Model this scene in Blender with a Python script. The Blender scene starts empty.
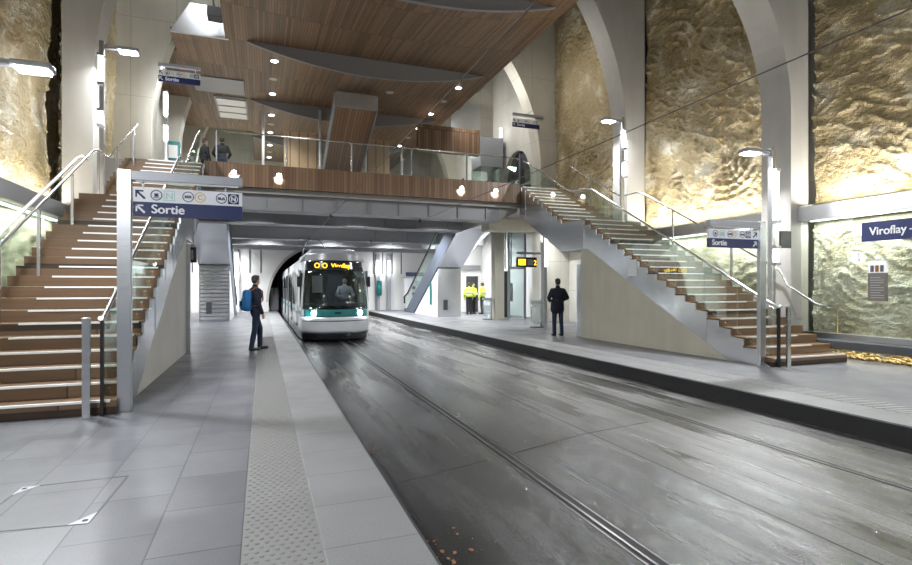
import bpy, bmesh, math, random
from mathutils import Vector, Matrix, noise
random.seed(7)
C = bpy.context.scene.collection
PI = math.pi

# ------------------------------------------------------------------ materials
def newmat(name):
    m = bpy.data.materials.new(name); m.use_nodes = True
    nt = m.node_tree; b = nt.nodes['Principled BSDF']
    return m, nt, b
def N(nt, t, **kw):
    n = nt.nodes.new(t)
    for k, v in kw.items():
        if k in n.inputs: n.inputs[k].default_value = v
        else: setattr(n, k, v)
    return n
def plain(name, col, rough=.5, metal=0, emit=None, es=0, coat=0, spec=.5):
    m, nt, b = newmat(name)
    b.inputs['Base Color'].default_value = (*col, 1); b.inputs['Roughness'].default_value = rough
    b.inputs['Metallic'].default_value = metal; b.inputs['Specular IOR Level'].default_value = spec
    b.inputs['Coat Weight'].default_value = coat
    if emit:
        b.inputs['Emission Color'].default_value = (*emit, 1); b.inputs['Emission Strength'].default_value = es
    return m
def mapped(nt, scale=(1, 1, 1), rot=(0, 0, 0), loc=(0, 0, 0)):
    g = N(nt, 'ShaderNodeNewGeometry'); mp = N(nt, 'ShaderNodeMapping')
    mp.inputs['Scale'].default_value = scale; mp.inputs['Rotation'].default_value = rot; mp.inputs['Location'].default_value = loc
    nt.links.new(g.outputs['Position'], mp.inputs['Vector']); return mp.outputs['Vector']
def ramp(nt, fac, stops):
    r = N(nt, 'ShaderNodeValToRGB'); e = r.color_ramp.elements
    e[0].position, e[0].color = stops[0][0], (*stops[0][1], 1); e[1].position, e[1].color = stops[-1][0], (*stops[-1][1], 1)
    for p, c in stops[1:-1]:
        x = e.new(p); x.color = (*c, 1)
    nt.links.new(fac, r.inputs['Fac']); return r.outputs['Color']
def mixc(nt, fac, a, b, mode='MIX'):
    n = N(nt, 'ShaderNodeMix', data_type='RGBA', blend_type=mode)
    for k, v in ((0, fac), (6, a), (7, b)):
        if isinstance(v, (float, int)): n.inputs[k].default_value = v
        elif isinstance(v, tuple): n.inputs[k].default_value = (*v, 1)
        else: nt.links.new(v, n.inputs[k])
    return n.outputs[2]
def bump(nt, b, h, strength=.3, dist=.02):
    n = N(nt, 'ShaderNodeBump'); n.inputs['Strength'].default_value = strength; n.inputs['Distance'].default_value = dist
    nt.links.new(h, n.inputs['Height']); nt.links.new(n.outputs['Normal'], b.inputs['Normal'])
def noi(nt, vec, scale, detail=4, rough=.55):
    n = N(nt, 'ShaderNodeTexNoise'); n.inputs['Scale'].default_value = scale; n.inputs['Detail'].default_value = detail
    n.inputs['Roughness'].default_value = rough; nt.links.new(vec, n.inputs['Vector']); return n.outputs['Fac']
def math_(nt, op, a, b=None):
    n = N(nt, 'ShaderNodeMath', operation=op)
    for i, v in enumerate((a, b)):
        if v is None: continue
        if isinstance(v, (int, float)): n.inputs[i].default_value = v
        else: nt.links.new(v, n.inputs[i])
    return n.outputs[0]

def concrete(name, col, joint=None):
    m, nt, b = newmat(name); v = mapped(nt)
    lo = tuple(c * .86 for c in col); hi = tuple(min(1, c * 1.1) for c in col)
    c = ramp(nt, noi(nt, v, .9, 6), [(.3, lo), (.7, hi)])
    st = noi(nt, mapped(nt, (3, 3, .35)), 1.2, 5)
    c = mixc(nt, .35, c, ramp(nt, st, [(.35, lo), (.65, hi)]))
    if joint:
        vx = mapped(nt, *joint)
        br = N(nt, 'ShaderNodeTexBrick', offset=0.0); br.inputs['Scale'].default_value = 1
        br.inputs['Mortar Size'].default_value = .008; br.inputs['Brick Width'].default_value = 1.35; br.inputs['Row Height'].default_value = 2.6
        br.inputs['Color1'].default_value = (1, 1, 1, 1); br.inputs['Color2'].default_value = (1, 1, 1, 1); br.inputs['Mortar'].default_value = (.62, .62, .62, 1)
        nt.links.new(vx, br.inputs['Vector']); c = mixc(nt, 1.0, c, br.outputs['Color'], 'MULTIPLY')
    nt.links.new(c, b.inputs['Base Color']); b.inputs['Roughness'].default_value = .62
    bump(nt, b, noi(nt, v, 14, 6), .12, .02)
    return m
def steel(name, col=(.62, .63, .65), rough=.3, stretch=(1, 1, 40)):
    m, nt, b = newmat(name); v = mapped(nt, stretch)
    n = noi(nt, v, 6, 3)
    b.inputs['Metallic'].default_value = 1; b.inputs['Base Color'].default_value = (*col, 1)
    r = N(nt, 'ShaderNodeMapRange'); r.inputs['To Min'].default_value = rough * .7; r.inputs['To Max'].default_value = rough * 1.4
    nt.links.new(n, r.inputs['Value']); nt.links.new(r.outputs[0], b.inputs['Roughness'])
    bump(nt, b, noi(nt, mapped(nt), .9, 1), .12, .05)
    return m
def wood(name, dark, light, slat=.11, along='Y', seams=3.0, rough=.45):
    m, nt, b = newmat(name)
    # slats run along one axis: stripes repeat across it
    g = N(nt, 'ShaderNodeNewGeometry'); sx = N(nt, 'ShaderNodeSeparateXYZ'); nt.links.new(g.outputs['Position'], sx.inputs[0])
    ax = {'Y': ('X', 'Y'), 'X': ('Z', 'X'), 'Z': ('X', 'Z')}[along]
    across, run = sx.outputs[ax[0]], sx.outputs[ax[1]]
    q = math_(nt, 'DIVIDE', across, slat); cell = math_(nt, 'FLOOR', q); fr = math_(nt, 'FRACT', q)
    wn = N(nt, 'ShaderNodeTexWhiteNoise', noise_dimensions='2D')
    cb = N(nt, 'ShaderNodeCombineXYZ'); nt.links.new(cell, cb.inputs[0])
    seg = math_(nt, 'FLOOR', math_(nt, 'DIVIDE', run, seams)); nt.links.new(seg, cb.inputs[1]); nt.links.new(cb.outputs[0], wn.inputs['Vector'])
    sc = {'Y': (14, .7, 14), 'X': (.7, 14, 14), 'Z': (14, 14, .7)}[along]
    gr = noi(nt, mapped(nt, sc), 1.6, 6, .6)
    f = math_(nt, 'ADD', math_(nt, 'MULTIPLY', wn.outputs['Value'], .5), math_(nt, 'MULTIPLY', gr, .5))
    c = ramp(nt, f, [(.2, dark), (.8, light)])
    gap = math_(nt, 'GREATER_THAN', fr, .1)
    sr = math_(nt, 'GREATER_THAN', math_(nt, 'FRACT', math_(nt, 'DIVIDE', run, seams)), .008)
    gap = math_(nt, 'MULTIPLY', gap, sr)
    c = mixc(nt, gap, tuple(x * .3 for x in dark), c)
    nt.links.new(c, b.inputs['Base Color']); b.inputs['Roughness'].default_value = rough
    bump(nt, b, gap, .35, .01)
    return m
def thin_glass(name, tint=(.965, .985, .975), refl=.04, rough=.02):
    m, nt, b = newmat(name); nt.nodes.remove(b)
    o = nt.nodes['Material Output']
    t = N(nt, 'ShaderNodeBsdfTransparent'); t.inputs[0].default_value = (*tint, 1)
    g = N(nt, 'ShaderNodeBsdfGlossy'); g.inputs['Roughness'].default_value = rough; g.inputs[0].default_value = (.9, 1, .96, 1)
    fr = N(nt, 'ShaderNodeFresnel'); fr.inputs['IOR'].default_value = 1.45
    f = math_(nt, 'ADD', math_(nt, 'MULTIPLY', fr.outputs[0], .55), refl * .3)
    mx = N(nt, 'ShaderNodeMixShader'); nt.links.new(f, mx.inputs[0]); nt.links.new(t.outputs[0], mx.inputs[1]); nt.links.new(g.outputs[0], mx.inputs[2])
    nt.links.new(mx.outputs[0], o.inputs['Surface']); return m

def gold_wall(name, pale=False):
    m, nt, b = newmat(name); v = mapped(nt)
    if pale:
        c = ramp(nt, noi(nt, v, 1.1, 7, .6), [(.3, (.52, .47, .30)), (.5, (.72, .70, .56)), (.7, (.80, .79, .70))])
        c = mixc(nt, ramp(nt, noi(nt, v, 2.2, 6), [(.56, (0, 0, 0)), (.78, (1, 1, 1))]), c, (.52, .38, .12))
    else:
        c = ramp(nt, noi(nt, v, .7, 7, .6), [(.3, (.33, .255, .125)), (.5, (.48, .385, .215)), (.68, (.58, .49, .31))])
        st = noi(nt, mapped(nt, (1.5, 1.5, .35)), .8, 6)
        c = mixc(nt, ramp(nt, st, [(.60, (0, 0, 0)), (.76, (1, 1, 1))]), c, (.42, .25, .07))
        c = mixc(nt, ramp(nt, noi(nt, v, 1.4, 8, .65), [(.53, (0, 0, 0)), (.68, (1, 1, 1))]), c, (.74, .69, .55))
    nt.links.new(c, b.inputs['Base Color']); b.inputs['Roughness'].default_value = .34
    h = math_(nt, 'ADD', noi(nt, v, 9, 8, .6), math_(nt, 'MULTIPLY', noi(nt, mapped(nt, (1, 1, 2.2), (.6, 0, 0)), 3.5, 6), 1.0))
    bump(nt, b, h, 1.0, .10)
    return m
def tiles(name, c1, c2, w, h, mortar, rough=.5, off=.5, mw=.006, loc=(0, 0, 0), rot=PI / 2, grain=.5):
    m, nt, b = newmat(name)
    v = mapped(nt, (1, 1, 1), (0, 0, rot), loc)
    br = N(nt, 'ShaderNodeTexBrick', offset=off); br.inputs['Scale'].default_value = 1
    br.inputs['Mortar Size'].default_value = mw; br.inputs['Brick Width'].default_value = w; br.inputs['Row Height'].default_value = h
    br.inputs['Color1'].default_value = (*c1, 1); br.inputs['Color2'].default_value = (*c2, 1); br.inputs['Mortar'].default_value = (*mortar, 1)
    br.inputs['Bias'].default_value = 0; nt.links.new(v, br.inputs['Vector'])
    vv = mapped(nt)
    c = mixc(nt, grain, br.outputs['Color'], ramp(nt, noi(nt, vv, 90, 2, .8), [(.25, (.45, .45, .45)), (.75, (1.2, 1.2, 1.2))]), 'MULTIPLY')
    c = mixc(nt, .5, c, ramp(nt, noi(nt, vv, .7, 5), [(.3, (.78, .78, .8)), (.7, (1.08, 1.08, 1.08))]), 'MULTIPLY')
    nt.links.new(c, b.inputs['Base Color'])
    rr = ramp(nt, noi(nt, vv, 1.3, 5), [(.3, (rough * .75,) * 3), (.7, (rough * 1.2,) * 3)])
    nt.links.new(rr, b.inputs['Roughness'])
    bump(nt, b, math_(nt, 'ADD', noi(nt, vv, 120, 2), math_(nt, 'MULTIPLY', br.outputs['Fac'], -2.0)), .12, .006)
    return m
def trackbed():
    m, nt, b = newmat('wet_trackbed')
    v = mapped(nt); vs = mapped(nt, (1.7, .36, 1), (0, 0, .01))
    base = ramp(nt, noi(nt, vs, 1.3, 7, .6), [(.34, (.008, .008, .010)), (.50, (.022, .022, .024)), (.66, (.055, .054, .053))])
    fine = ramp(nt, noi(nt, v, 70, 5, .8), [(.34, (.35, .35, .35)), (.66, (1.7, 1.7, 1.7))])  # aggregate grain; its contrast also paints wet sparkle into the colour
    c = mixc(nt, 1.0, base, fine, 'MULTIPLY')
    band = noi(nt, mapped(nt, (2.6, .025, 0), (0, 0, -.004)), 1.0, 5, .65)
    bandc = ramp(nt, band, [(.36, (.45, .44, .42)), (.5, (1, 1, 1)), (.66, (1.35, 1.35, 1.35))])
    # drier, paler half on the far track
    sx = N(nt, 'ShaderNodeSeparateXYZ'); nt.links.new(v, sx.inputs[0])
    dry = N(nt, 'ShaderNodeMapRange', interpolation_type='SMOOTHSTEP'); dry.inputs['From Min'].default_value = 3.5; dry.inputs['From Max'].default_value = 5.0
    nt.links.new(math_(nt, 'ADD', sx.outputs['X'], math_(nt, 'MULTIPLY', noi(nt, vs, .8, 4), 1.2)), dry.inputs['Value'])
    c = mixc(nt, dry.outputs[0], c, mixc(nt, 1.0, ramp(nt, noi(nt, vs, 1.9, 6), [(.34, (.075, .072, .07)), (.5, (.15, .145, .14)), (.66, (.215, .21, .205))]), fine, 'MULTIPLY'))
    c = mixc(nt, 1.0, c, bandc, 'MULTIPLY')
    c = mixc(nt, .8, c, ramp(nt, noi(nt, mapped(nt, (1.3, .5, 1)), .9, 6, .6), [(.38, (.5, .47, .42)), (.55, (1, 1, 1))]), 'MULTIPLY')
    nt.links.new(c, b.inputs['Base Color'])
    wet = noi(nt, mapped(nt, (2.2, .28, 1)), 1.0, 3, .5)
    wetf = math_(nt, 'ADD', math_(nt, 'ADD', math_(nt, 'MULTIPLY', wet, .55), math_(nt, 'MULTIPLY', band, .45)), math_(nt, 'MULTIPLY', dry.outputs[0], .09))
    r = ramp(nt, wetf, [(.43, (.07,) * 3), (.52, (.15,) * 3), (.61, (.36,) * 3)])
    nt.links.new(r, b.inputs['Roughness']); b.inputs['Specular IOR Level'].default_value = .45
    bump(nt, b, math_(nt, 'ADD', noi(nt, v, 60, 4, .7), math_(nt, 'MULTIPLY', noi(nt, v, 140, 2), .6)), .32, .010)
    return m

MT = {}
MT['conc'] = concrete('pale_concrete', (.46, .445, .415))
MT['concj'] = concrete('cast_concrete_wall', (.60, .585, .53), ((1, 1, 1), (PI / 2, 0, PI / 2)))
MT['concx'] = concrete('cast_concrete_facing', (.57, .545, .47), ((1, 1, 1), (PI / 2, 0, 0)))
MT['warmconc'] = concrete('warm_concrete', (.50, .475, .39))
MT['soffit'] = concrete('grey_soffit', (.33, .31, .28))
MT['steel'] = steel('brushed_steel', rough=.30)
MT['steelbright'] = steel('bright_steel_cladding', (.78, .79, .82), .22, (.5, .5, .5))
MT['steelgrey'] = plain('grey_painted_steel', (.33, .34, .37), .45, .35)
MT['beamgrey'] = plain('pale_grey_beam_paint', (.26, .26, .27), .5, .1)
MT['truss'] = plain('escalator_slate', (.13, .15, .19), .4, .3)
MT['sheet'] = plain('satin_steel_sheet', (.72, .73, .75), .26, .75)
MT['steeldark'] = plain('dark_steel', (.10, .10, .11), .4, .6)
MT['rail'] = steel('handrail_steel', (.68, .69, .71), .22)
MT['railtrack'] = steel('worn_rail_steel', (.22, .22, .225), .34, (1, 30, 1))
MT['black'] = plain('black_rubber', (.006, .006, .008), .7, 0, None, 0, .2)
MT['groove'] = plain('groove_black', (.02, .02, .02), .7)
MT['stairwood'] = wood('stair_wood', (.095, .054, .028), (.185, .113, .062), .9, 'X', 2.2)
MT['stairtread'] = plain('stair_tread_wood', (.30, .18, .09), .5)
MT['ceilwood'] = wood('ceiling_slat_wood', (.115, .068, .038), (.25, .158, .093), .085, 'Y', 2.4)
MT['wallwood'] = wood('wall_slat_wood', (.14, .083, .05), (.30, .185, .11), .13, 'Z', 3)
MT['fascia'] = wood('fascia_wood', (.13, .072, .038), (.26, .155, .085), .10, 'Z', 40)
MT['tanwood'] = wood('tan_wood_panel', (.50, .34, .19), (.62, .45, .28), .4, 'Z', 3)
MT['gold'] = gold_wall('gilded_rock'); MT['pale'] = gold_wall('pale_rock', True)
MT['glass'] = thin_glass('balustrade_glass')
MT['panelglass'] = thin_glass('wall_panel_glass', (.97, .99, .97), .03)
MT['liftglass'] = thin_glass('lift_glass', (.72, .78, .78), .25)
MT['windscreen'] = thin_glass('windscreen_glass', (.60, .64, .66), .12)
MT['tile'] = tiles('platform_paving', (.100, .100, .114), (.142, .142, .157), .66, .5, (.045, .045, .05), .40, .5, .006, (.02, .11, 0))
MT['granite'] = tiles('granite_edge', (.23, .23, .235), (.27, .27, .27), .62, 4.0, (.12, .12, .12), .5, 0, .004, (0, .2, 0), PI / 2, .6)
MT['rtile'] = tiles('far_paving', (.17, .17, .182), (.20, .20, .21), .66, .5, (.10, .10, .11), .45)
MT['tactile'] = plain('tactile_paving', (.185, .182, .178), .6)
MT['tactilebar'] = plain('tactile_bars', (.42, .41, .40), .5)
MT['track'] = trackbed()
MT['nosing'] = plain('pale_nosing', (.78, .78, .76), .4, .2)
MT['signblue'] = plain('sign_blue', (.002, .010, .085), .5, 0, None, 0, .15)
MT['signwhite'] = plain('sign_white', (.74, .75, .79), .4)
MT['paleinkc'] = plain('sign_ochre', (.62, .42, .06), .4)
MT['palegreen'] = plain('sign_mint', (.40, .62, .55), .4)
MT['white'] = plain('white_enamel', (.80, .80, .80), .4)
MT['whitewall'] = plain('white_panel', (.74, .73, .71), .5)
MT['offwhite'] = plain('paper', (.75, .76, .78), .7)
MT['teal'] = plain('teal_paint', (.012, .17, .165), .35)
MT['dgrey'] = plain('dark_grey', (.06, .06, .065), .5)
MT['plaque'] = plain('bronze_plaque', (.12, .105, .09), .5)
MT['silver'] = plain('tram_silver', (.70, .72, .74), .30, .25, None, 0, .4)
MT['tramroof'] = plain('tram_roof_grey', (.30, .30, .31), .4, .3)
MT['tramdark'] = plain('tram_black', (.015, .016, .018), .18, 0, None, 0, .5)
MT['tramglass'] = plain('tram_side_glass', (.03, .04, .045), .06, 0, None, 0, .6)
MT['led'] = plain('amber_led', (.1, .06, 0), .5, 0, (1, .52, .02), 3)
MT['headlight'] = plain('headlight_lens', (1, 1, 1), .3, 0, (.92, .97, 1), 40)
MT['lamp'] = plain('lamp_lens', (1, 1, 1), .3, 0, (.95, .97, 1), 16)
MT['tube'] = plain('lamp_tube', (1, 1, 1), .3, 0, (.93, .96, 1), 4)
MT['cable'] = plain('cable', (.10, .09, .08), .5, .4)
MT['dimlens'] = plain('frosted_disc', (.55, .52, .48), .5)
MT['skin'] = plain('skin', (.52, .32, .22), .55)
MT['hair'] = plain('dark_hair', (.018, .014, .012), .6)
MT['navy'] = plain('navy_cloth', (.008, .011, .022), .85)
MT['jeans'] = plain('dark_jeans', (.018, .030, .062), .85)
MT['blackcloth'] = plain('black_cloth', (.012, .012, .015), .8)
MT['shoe'] = plain('black_leather', (.012, .012, .012), .4)
MT['bluebag'] = plain('blue_nylon', (.015, .16, .42), .6)
MT['orangestrap'] = plain('rust_strap', (.26, .07, .03), .7)
MT['hivis'] = plain('hi_vis_yellow', (.62, .80, .04), .6)
MT['reflect'] = plain('reflective_tape', (.75, .76, .78), .3, .3)
MT['shirt'] = plain('white_shirt', (.75, .78, .82), .7)
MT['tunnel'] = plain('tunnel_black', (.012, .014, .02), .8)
MT['pebble'] = plain('golden_pebble', (.55, .40, .16), .35)
MT['leaf'] = plain('dead_leaf', (.20, .08, .02), .8)
MT['binbag'] = thin_glass('clear_bin_bag', (.78, .80, .82), .5, .25)

# ------------------------------------------------------------------ helpers
def B(): return bmesh.new()
def box(bm, x0, x1, y0, y1, z0, z1, bev=0):
    vs = [bm.verts.new((x, y, z)) for x in (x0, x1) for y in (y0, y1) for z in (z0, z1)]
    fs = [bm.faces.new([vs[i] for i in f]) for f in ((0, 1, 3, 2), (4, 6, 7, 5), (0, 4, 5, 1), (2, 3, 7, 6), (0, 2, 6, 4), (1, 5, 7, 3))]
    if bev:
        es = list({e for f in fs for e in f.edges})
        bmesh.ops.bevel(bm, geom=es, offset=bev, segments=2, profile=.5, affect='EDGES')
    return bm
def prism(bm, pts, axis, a0, a1):
    def mk(p, a):
        return {'X': (a, p[0], p[1]), 'Y': (p[0], a, p[1]), 'Z': (p[0], p[1], a)}[axis]
    v0 = [bm.verts.new(mk(p, a0)) for p in pts]; v1 = [bm.verts.new(mk(p, a1)) for p in pts]
    n = len(pts)
    f0 = bm.faces.new(v0); f1 = bm.faces.new(list(reversed(v1)))
    for i in range(n): bm.faces.new((v0[i], v1[i], v1[(i + 1) % n], v0[(i + 1) % n]))
    f0.normal_update(); f1.normal_update()
    bmesh.ops.triangulate(bm, faces=[f0, f1])
    return bm
def tube(bm, pts, r, n=10, cap=True):
    pts = [Vector(p) for p in pts]; rings = []
    up = None
    for i, p in enumerate(pts):
        t = ((pts[min(i + 1, len(pts) - 1)] - p).normalized() + (p - pts[max(i - 1, 0)]).normalized()).normalized()
        if up is None:
            up = Vector((0, 0, 1)) if abs(t.z) < .9 else Vector((1, 0, 0))
        s = t.cross(up).normalized(); u = s.cross(t).normalized(); up = u
        rings.append([bm.verts.new(p + (s * math.cos(a) + u * math.sin(a)) * r) for a in (2 * PI * k / n for k in range(n))])
    for a, b in zip(rings, rings[1:]):
        for k in range(n): 
            f = bm.faces.new((a[k], a[(k + 1) % n], b[(k + 1) % n], b[k])); f.smooth = True
    if cap: bm.faces.new(list(reversed(rings[0]))); bm.faces.new(rings[-1])
    return bm
def lathe(bm, c, prof, n=24):
    rings = []
    for r, z in prof:
        rings.append([bm.verts.new((c[0] + r * math.cos(2 * PI * k / n), c[1] + r * math.sin(2 * PI * k / n), c[2] + z)) for k in range(n)])
    for a, b in zip(rings, rings[1:]):
        for k in range(n): bm.faces.new((a[k], a[(k + 1) % n], b[(k + 1) % n], b[k])).smooth = True
    bm.faces.new(list(reversed(rings[0]))); bm.faces.new(rings[-1]); return bm
def gridsurf(bm, nu, nv, f, smooth=True):
    g = [[bm.verts.new(f(i / nu, j / nv)) for j in range(nv + 1)] for i in range(nu + 1)]
    for i in range(nu):
        for j in range(nv): bm.faces.new((g[i][j], g[i + 1][j], g[i + 1][j + 1], g[i][j + 1])).smooth = smooth
    return bm
def capsule(bm, p, q, r0, r1, sub=2):
    p, q = Vector(p), Vector(q); t = bmesh.new()
    bmesh.ops.create_icosphere(t, subdivisions=sub, radius=r0, matrix=Matrix.Translation(p))
    bmesh.ops.create_icosphere(t, subdivisions=sub, radius=r1, matrix=Matrix.Translation(q))
    r = bmesh.ops.convex_hull(t, input=t.verts[:])
    bmesh.ops.delete(t, geom=list({g for g in r['geom_interior'] + r['geom_unused'] if isinstance(g, bmesh.types.BMVert)}), context='VERTS')
    me = bpy.data.meshes.new('tmp'); t.to_mesh(me); t.free(); bm.from_mesh(me); bpy.data.meshes.remove(me); return bm
def ellip(bm, c, r, rot=None, sub=3):
    m = Matrix.Translation(Vector(c)) @ (rot.to_matrix().to_4x4() if rot else Matrix()) @ Matrix.Diagonal((*r, 1))
    bmesh.ops.create_icosphere(bm, subdivisions=sub, radius=1, matrix=m); return bm
def setp(o, label=None, cat=None, group=None, kind=None):
    if label: o['label'] = label
    if cat: o['category'] = cat
    if group: o['group'] = group
    if kind: o['kind'] = kind
    return o
def wloc(p):
    v = Vector((0, 0, 0))
    while p is not None: v += Vector(p.location); p = p.parent
    return v
def obj(name, bm, mat, parent=None, local=False, fixn=True, base=None):
    if fixn: bmesh.ops.recalc_face_normals(bm, faces=bm.faces[:])
    off = Vector((0, 0, 0))
    if parent is not None and not local: off = wloc(parent)
    if base is not None: off = Vector(base)
    if off.length: bmesh.ops.translate(bm, verts=bm.verts[:], vec=-off)
    me = bpy.data.meshes.new(name); bm.to_mesh(me); bm.free()
    for mm in (mat if isinstance(mat, (list, tuple)) else [mat]): me.materials.append(MT[mm])
    o = bpy.data.objects.new(name, me); C.objects.link(o); o.parent = parent
    if base is not None: o.location = base
    return o
def thing(name, label, cat, loc=(0, 0, 0), rz=0, group=None):
    o = bpy.data.objects.new(name, None); C.objects.link(o); o.location = loc; o.rotation_euler = (0, 0, rz); o.empty_display_size = .1
    return setp(o, label, cat, group)
def struct(name, bm, mat, label=None, fixn=True):
    return setp(obj(name, bm, mat, fixn=fixn), label, None, None, 'structure')
def dup(root, loc, label=None, group=None):
    r = root.copy(); C.objects.link(r); r.location = loc
    if label: r['label'] = label
    if group: r['group'] = group
    for ch in list(root.children):
        c = ch.copy(); C.objects.link(c); c.parent = r
        for g in ch.children:
            d = g.copy(); C.objects.link(d); d.parent = c
    return r
def bake(o, mods):
    for t, kw in mods:
        m = o.modifiers.new(t, t)
        for k, v in kw.items(): setattr(m, k, v)
    dg = bpy.context.evaluated_depsgraph_get(); dg.update()
    me = bpy.data.meshes.new_from_object(o.evaluated_get(dg)); o.modifiers.clear(); o.data = me
    for p in me.polygons: p.use_smooth = True
    return o
def text(s, size, loc, rot, mat, parent, bold=0.0, name='lettering', align='LEFT', sx=1):
    cu = bpy.data.curves.new('t', 'FONT'); cu.body = s; cu.size = size; cu.extrude = .002; cu.align_x = align
    t = bpy.data.objects.new('t', cu); C.objects.link(t)
    dg = bpy.context.evaluated_depsgraph_get(); dg.update()
    me = bpy.data.meshes.new_from_object(t.evaluated_get(dg)); bpy.data.objects.remove(t)
    me.name = name; me.materials.clear(); me.materials.append(MT[mat])
    if bold:
        b2 = bmesh.new()
        for q, (ddx, ddy) in enumerate(((-bold, 0), (bold, 0), (0, 0), (0, bold * .6), (0, -bold * .6))):
            m2 = me.copy(); m2.transform(Matrix.Translation((ddx, ddy, q * .0008))); b2.from_mesh(m2); bpy.data.meshes.remove(m2)
        b2.to_mesh(me); b2.free()
    R = Matrix.Rotation(rot[2], 4, 'Z') @ Matrix.Rotation(rot[0], 4, 'X')
    me.transform(R @ Matrix.Diagonal((sx, 1, 1, 1)))
    o = bpy.data.objects.new(name, me); C.objects.link(o); o.parent = parent
    o.location = Vector(loc) - (wloc(parent) if parent else Vector((0, 0, 0))); return o
def light(kind, loc, energy, rot=(0, 0, 0), size=.3, size_y=None, col=(1, 1, 1), spread=None, parent=None, spot=None, radius=.05):
    l = bpy.data.lights.new('lamp_or_fill_light', kind); l.energy = energy; l.color = col  # one name shared by real lamps and added bare fills
    if kind == 'AREA':
        l.shape = 'RECTANGLE' if size_y else 'DISK'; l.size = size
        if size_y: l.size_y = size_y
        if spread: l.spread = spread
    else: l.shadow_soft_size = radius
    if kind == 'SPOT': l.spot_size = spot or 2.2; l.spot_blend = .6
    o = bpy.data.objects.new('lamp_or_fill_light', l); C.objects.link(o); o.rotation_euler = rot
    o.parent = parent; o.location = Vector(loc) - (wloc(parent) if parent else Vector((0, 0, 0))); return o
COOL = (.94, .97, 1.0)

# ------------------------------------------------------------------ camera
yaw = math.atan(194 / 529)
cam = bpy.data.cameras.new('camera'); co = bpy.data.objects.new('camera', cam); C.objects.link(co)
co.location = (0, 0, 1.5); co.rotation_euler = (PI / 2, 0, -yaw)
cam.sensor_width = 36; cam.lens = 36 * 529 / 912; cam.shift_y = (287 - 282.5) / 912
cam.clip_start = .05; cam.clip_end = 300
bpy.context.scene.camera = co

# ------------------------------------------------------------------ floors
LE = .9                                                     # left platform edge
RE = [(6.56, -4), (6.54, 8), (6.42, 15), (6.3, 24), (6.25, 35)]
bm = B(); box(bm, -5, -.11, -4, 37, -.5, 0); struct('floor_left', bm, 'tile')
bm = B(); box(bm, .33, LE, -4, 37, -.5, 0, .008); struct('trim_left', bm, 'granite', 'pale granite edge of the near platform')
bm = B(); box(bm, LE + .001, LE + .03, -4, 37, -.5, -.03); struct('trim_edge', bm, 'dgrey')
bm = B(); prism(bm, [(x + .62, y) for x, y in RE] + [(13, 35), (13, -4)], 'Z', -.5, 0); struct('floor_right', bm, 'rtile')
bm = B(); prism(bm, RE + [(x + .62, y) for x, y in reversed(RE)], 'Z', -.5, 0); struct('trim_right', bm, 'granite', 'pale granite edge of the far platform')
bm = B(); prism(bm, [(x - .035, y) for x, y in RE] + [(x - .001, y) for x, y in reversed(RE)], 'Z', -.5, -.012); struct('trim_buffer', bm, 'black', 'black rubber buffer along the far platform edge')
bm = B(); box(bm, .6, 8, -4, 60, -.6, -.24); struct('floor_track', bm, 'track')
# tactile strip on the left platform
bm = B(); box(bm, -.11, .33, -4, 37, -.5, .0); struct('floor_tactile', bm, 'tactile')
bm = B()
for j in range(int((17 - 2.2) / .055)):
    for i in range(8):
        x = -.085 + i * .0555 + (.0 if j % 2 == 0 else .0275); y = 2.2 + j * .055
        if x > .315: continue
        n = 6 if y < 8 else 4
        a = [bm.verts.new((x + .0155 * math.cos(2 * PI * k / n), y + .0155 * math.sin(2 * PI * k / n), 0)) for k in range(n)]
        b = [bm.verts.new((x + .010 * math.cos(2 * PI * k / n), y + .010 * math.sin(2 * PI * k / n), .006)) for k in range(n)]
        for k in range(n): bm.faces.new((a[k], a[(k + 1) % n], b[(k + 1) % n], b[k]))
        bm.faces.new(b)
setp(obj('tactile_studs', bm, 'tactile'), 'grey studded warning strip along the near platform edge', 'tactile paving', None, 'stuff')
bm = B()
def re_x(y):
    for (x0, y0), (x1, y1) in zip(RE, RE[1:]):
        if y0 <= y <= y1: return x0 + (x1 - x0) * (y - y0) / (y1 - y0)
y = 2.6
while y < 14:
    x = re_x(y) + .58
    prism(bm, [(x, y), (x + .42, y - .26), (x + .42, y - .215), (x, y + .045)], 'Z', .0, .007); y += .125
setp(obj('tactile_bars', bm, 'tactilebar'), 'pale slanted warning bars along the far platform edge', 'tactile paving', None, 'stuff')

# guide rails
def rail(pts, label):
    t = thing('guide_rail', label, 'rail', (pts[0][0], pts[0][1], -.24))
    def strip(nm, c, h, z, mat, par=t):
        bm = B(); prism(bm, [(x + c - h, y) for x, y in pts] + [(x + c + h, y) for x, y in reversed(pts)], 'Z', -.30, z); return obj(nm, bm, mat, par)
    strip('rail_head', -.012, .010, -.232, 'railtrack')
    for c in (-.038, .030): strip('groove', c, .030 if c > 0 else .015, -.2385, 'groove')
    for c in (-.062, .070): strip('side_strip', c, .005, -.2375, 'railtrack')
rail([(2.28, -4), (2.33, 3), (2.36, 6), (2.36, 17), (2.3, 40)], 'steel guide rail running under the oncoming tram')
rail([(5.26, -4), (5.22, 3), (5.2, 8), (5.16, 18), (5.1, 34), (4.9, 48)], 'steel guide rail of the empty track beside the far platform')
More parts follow.
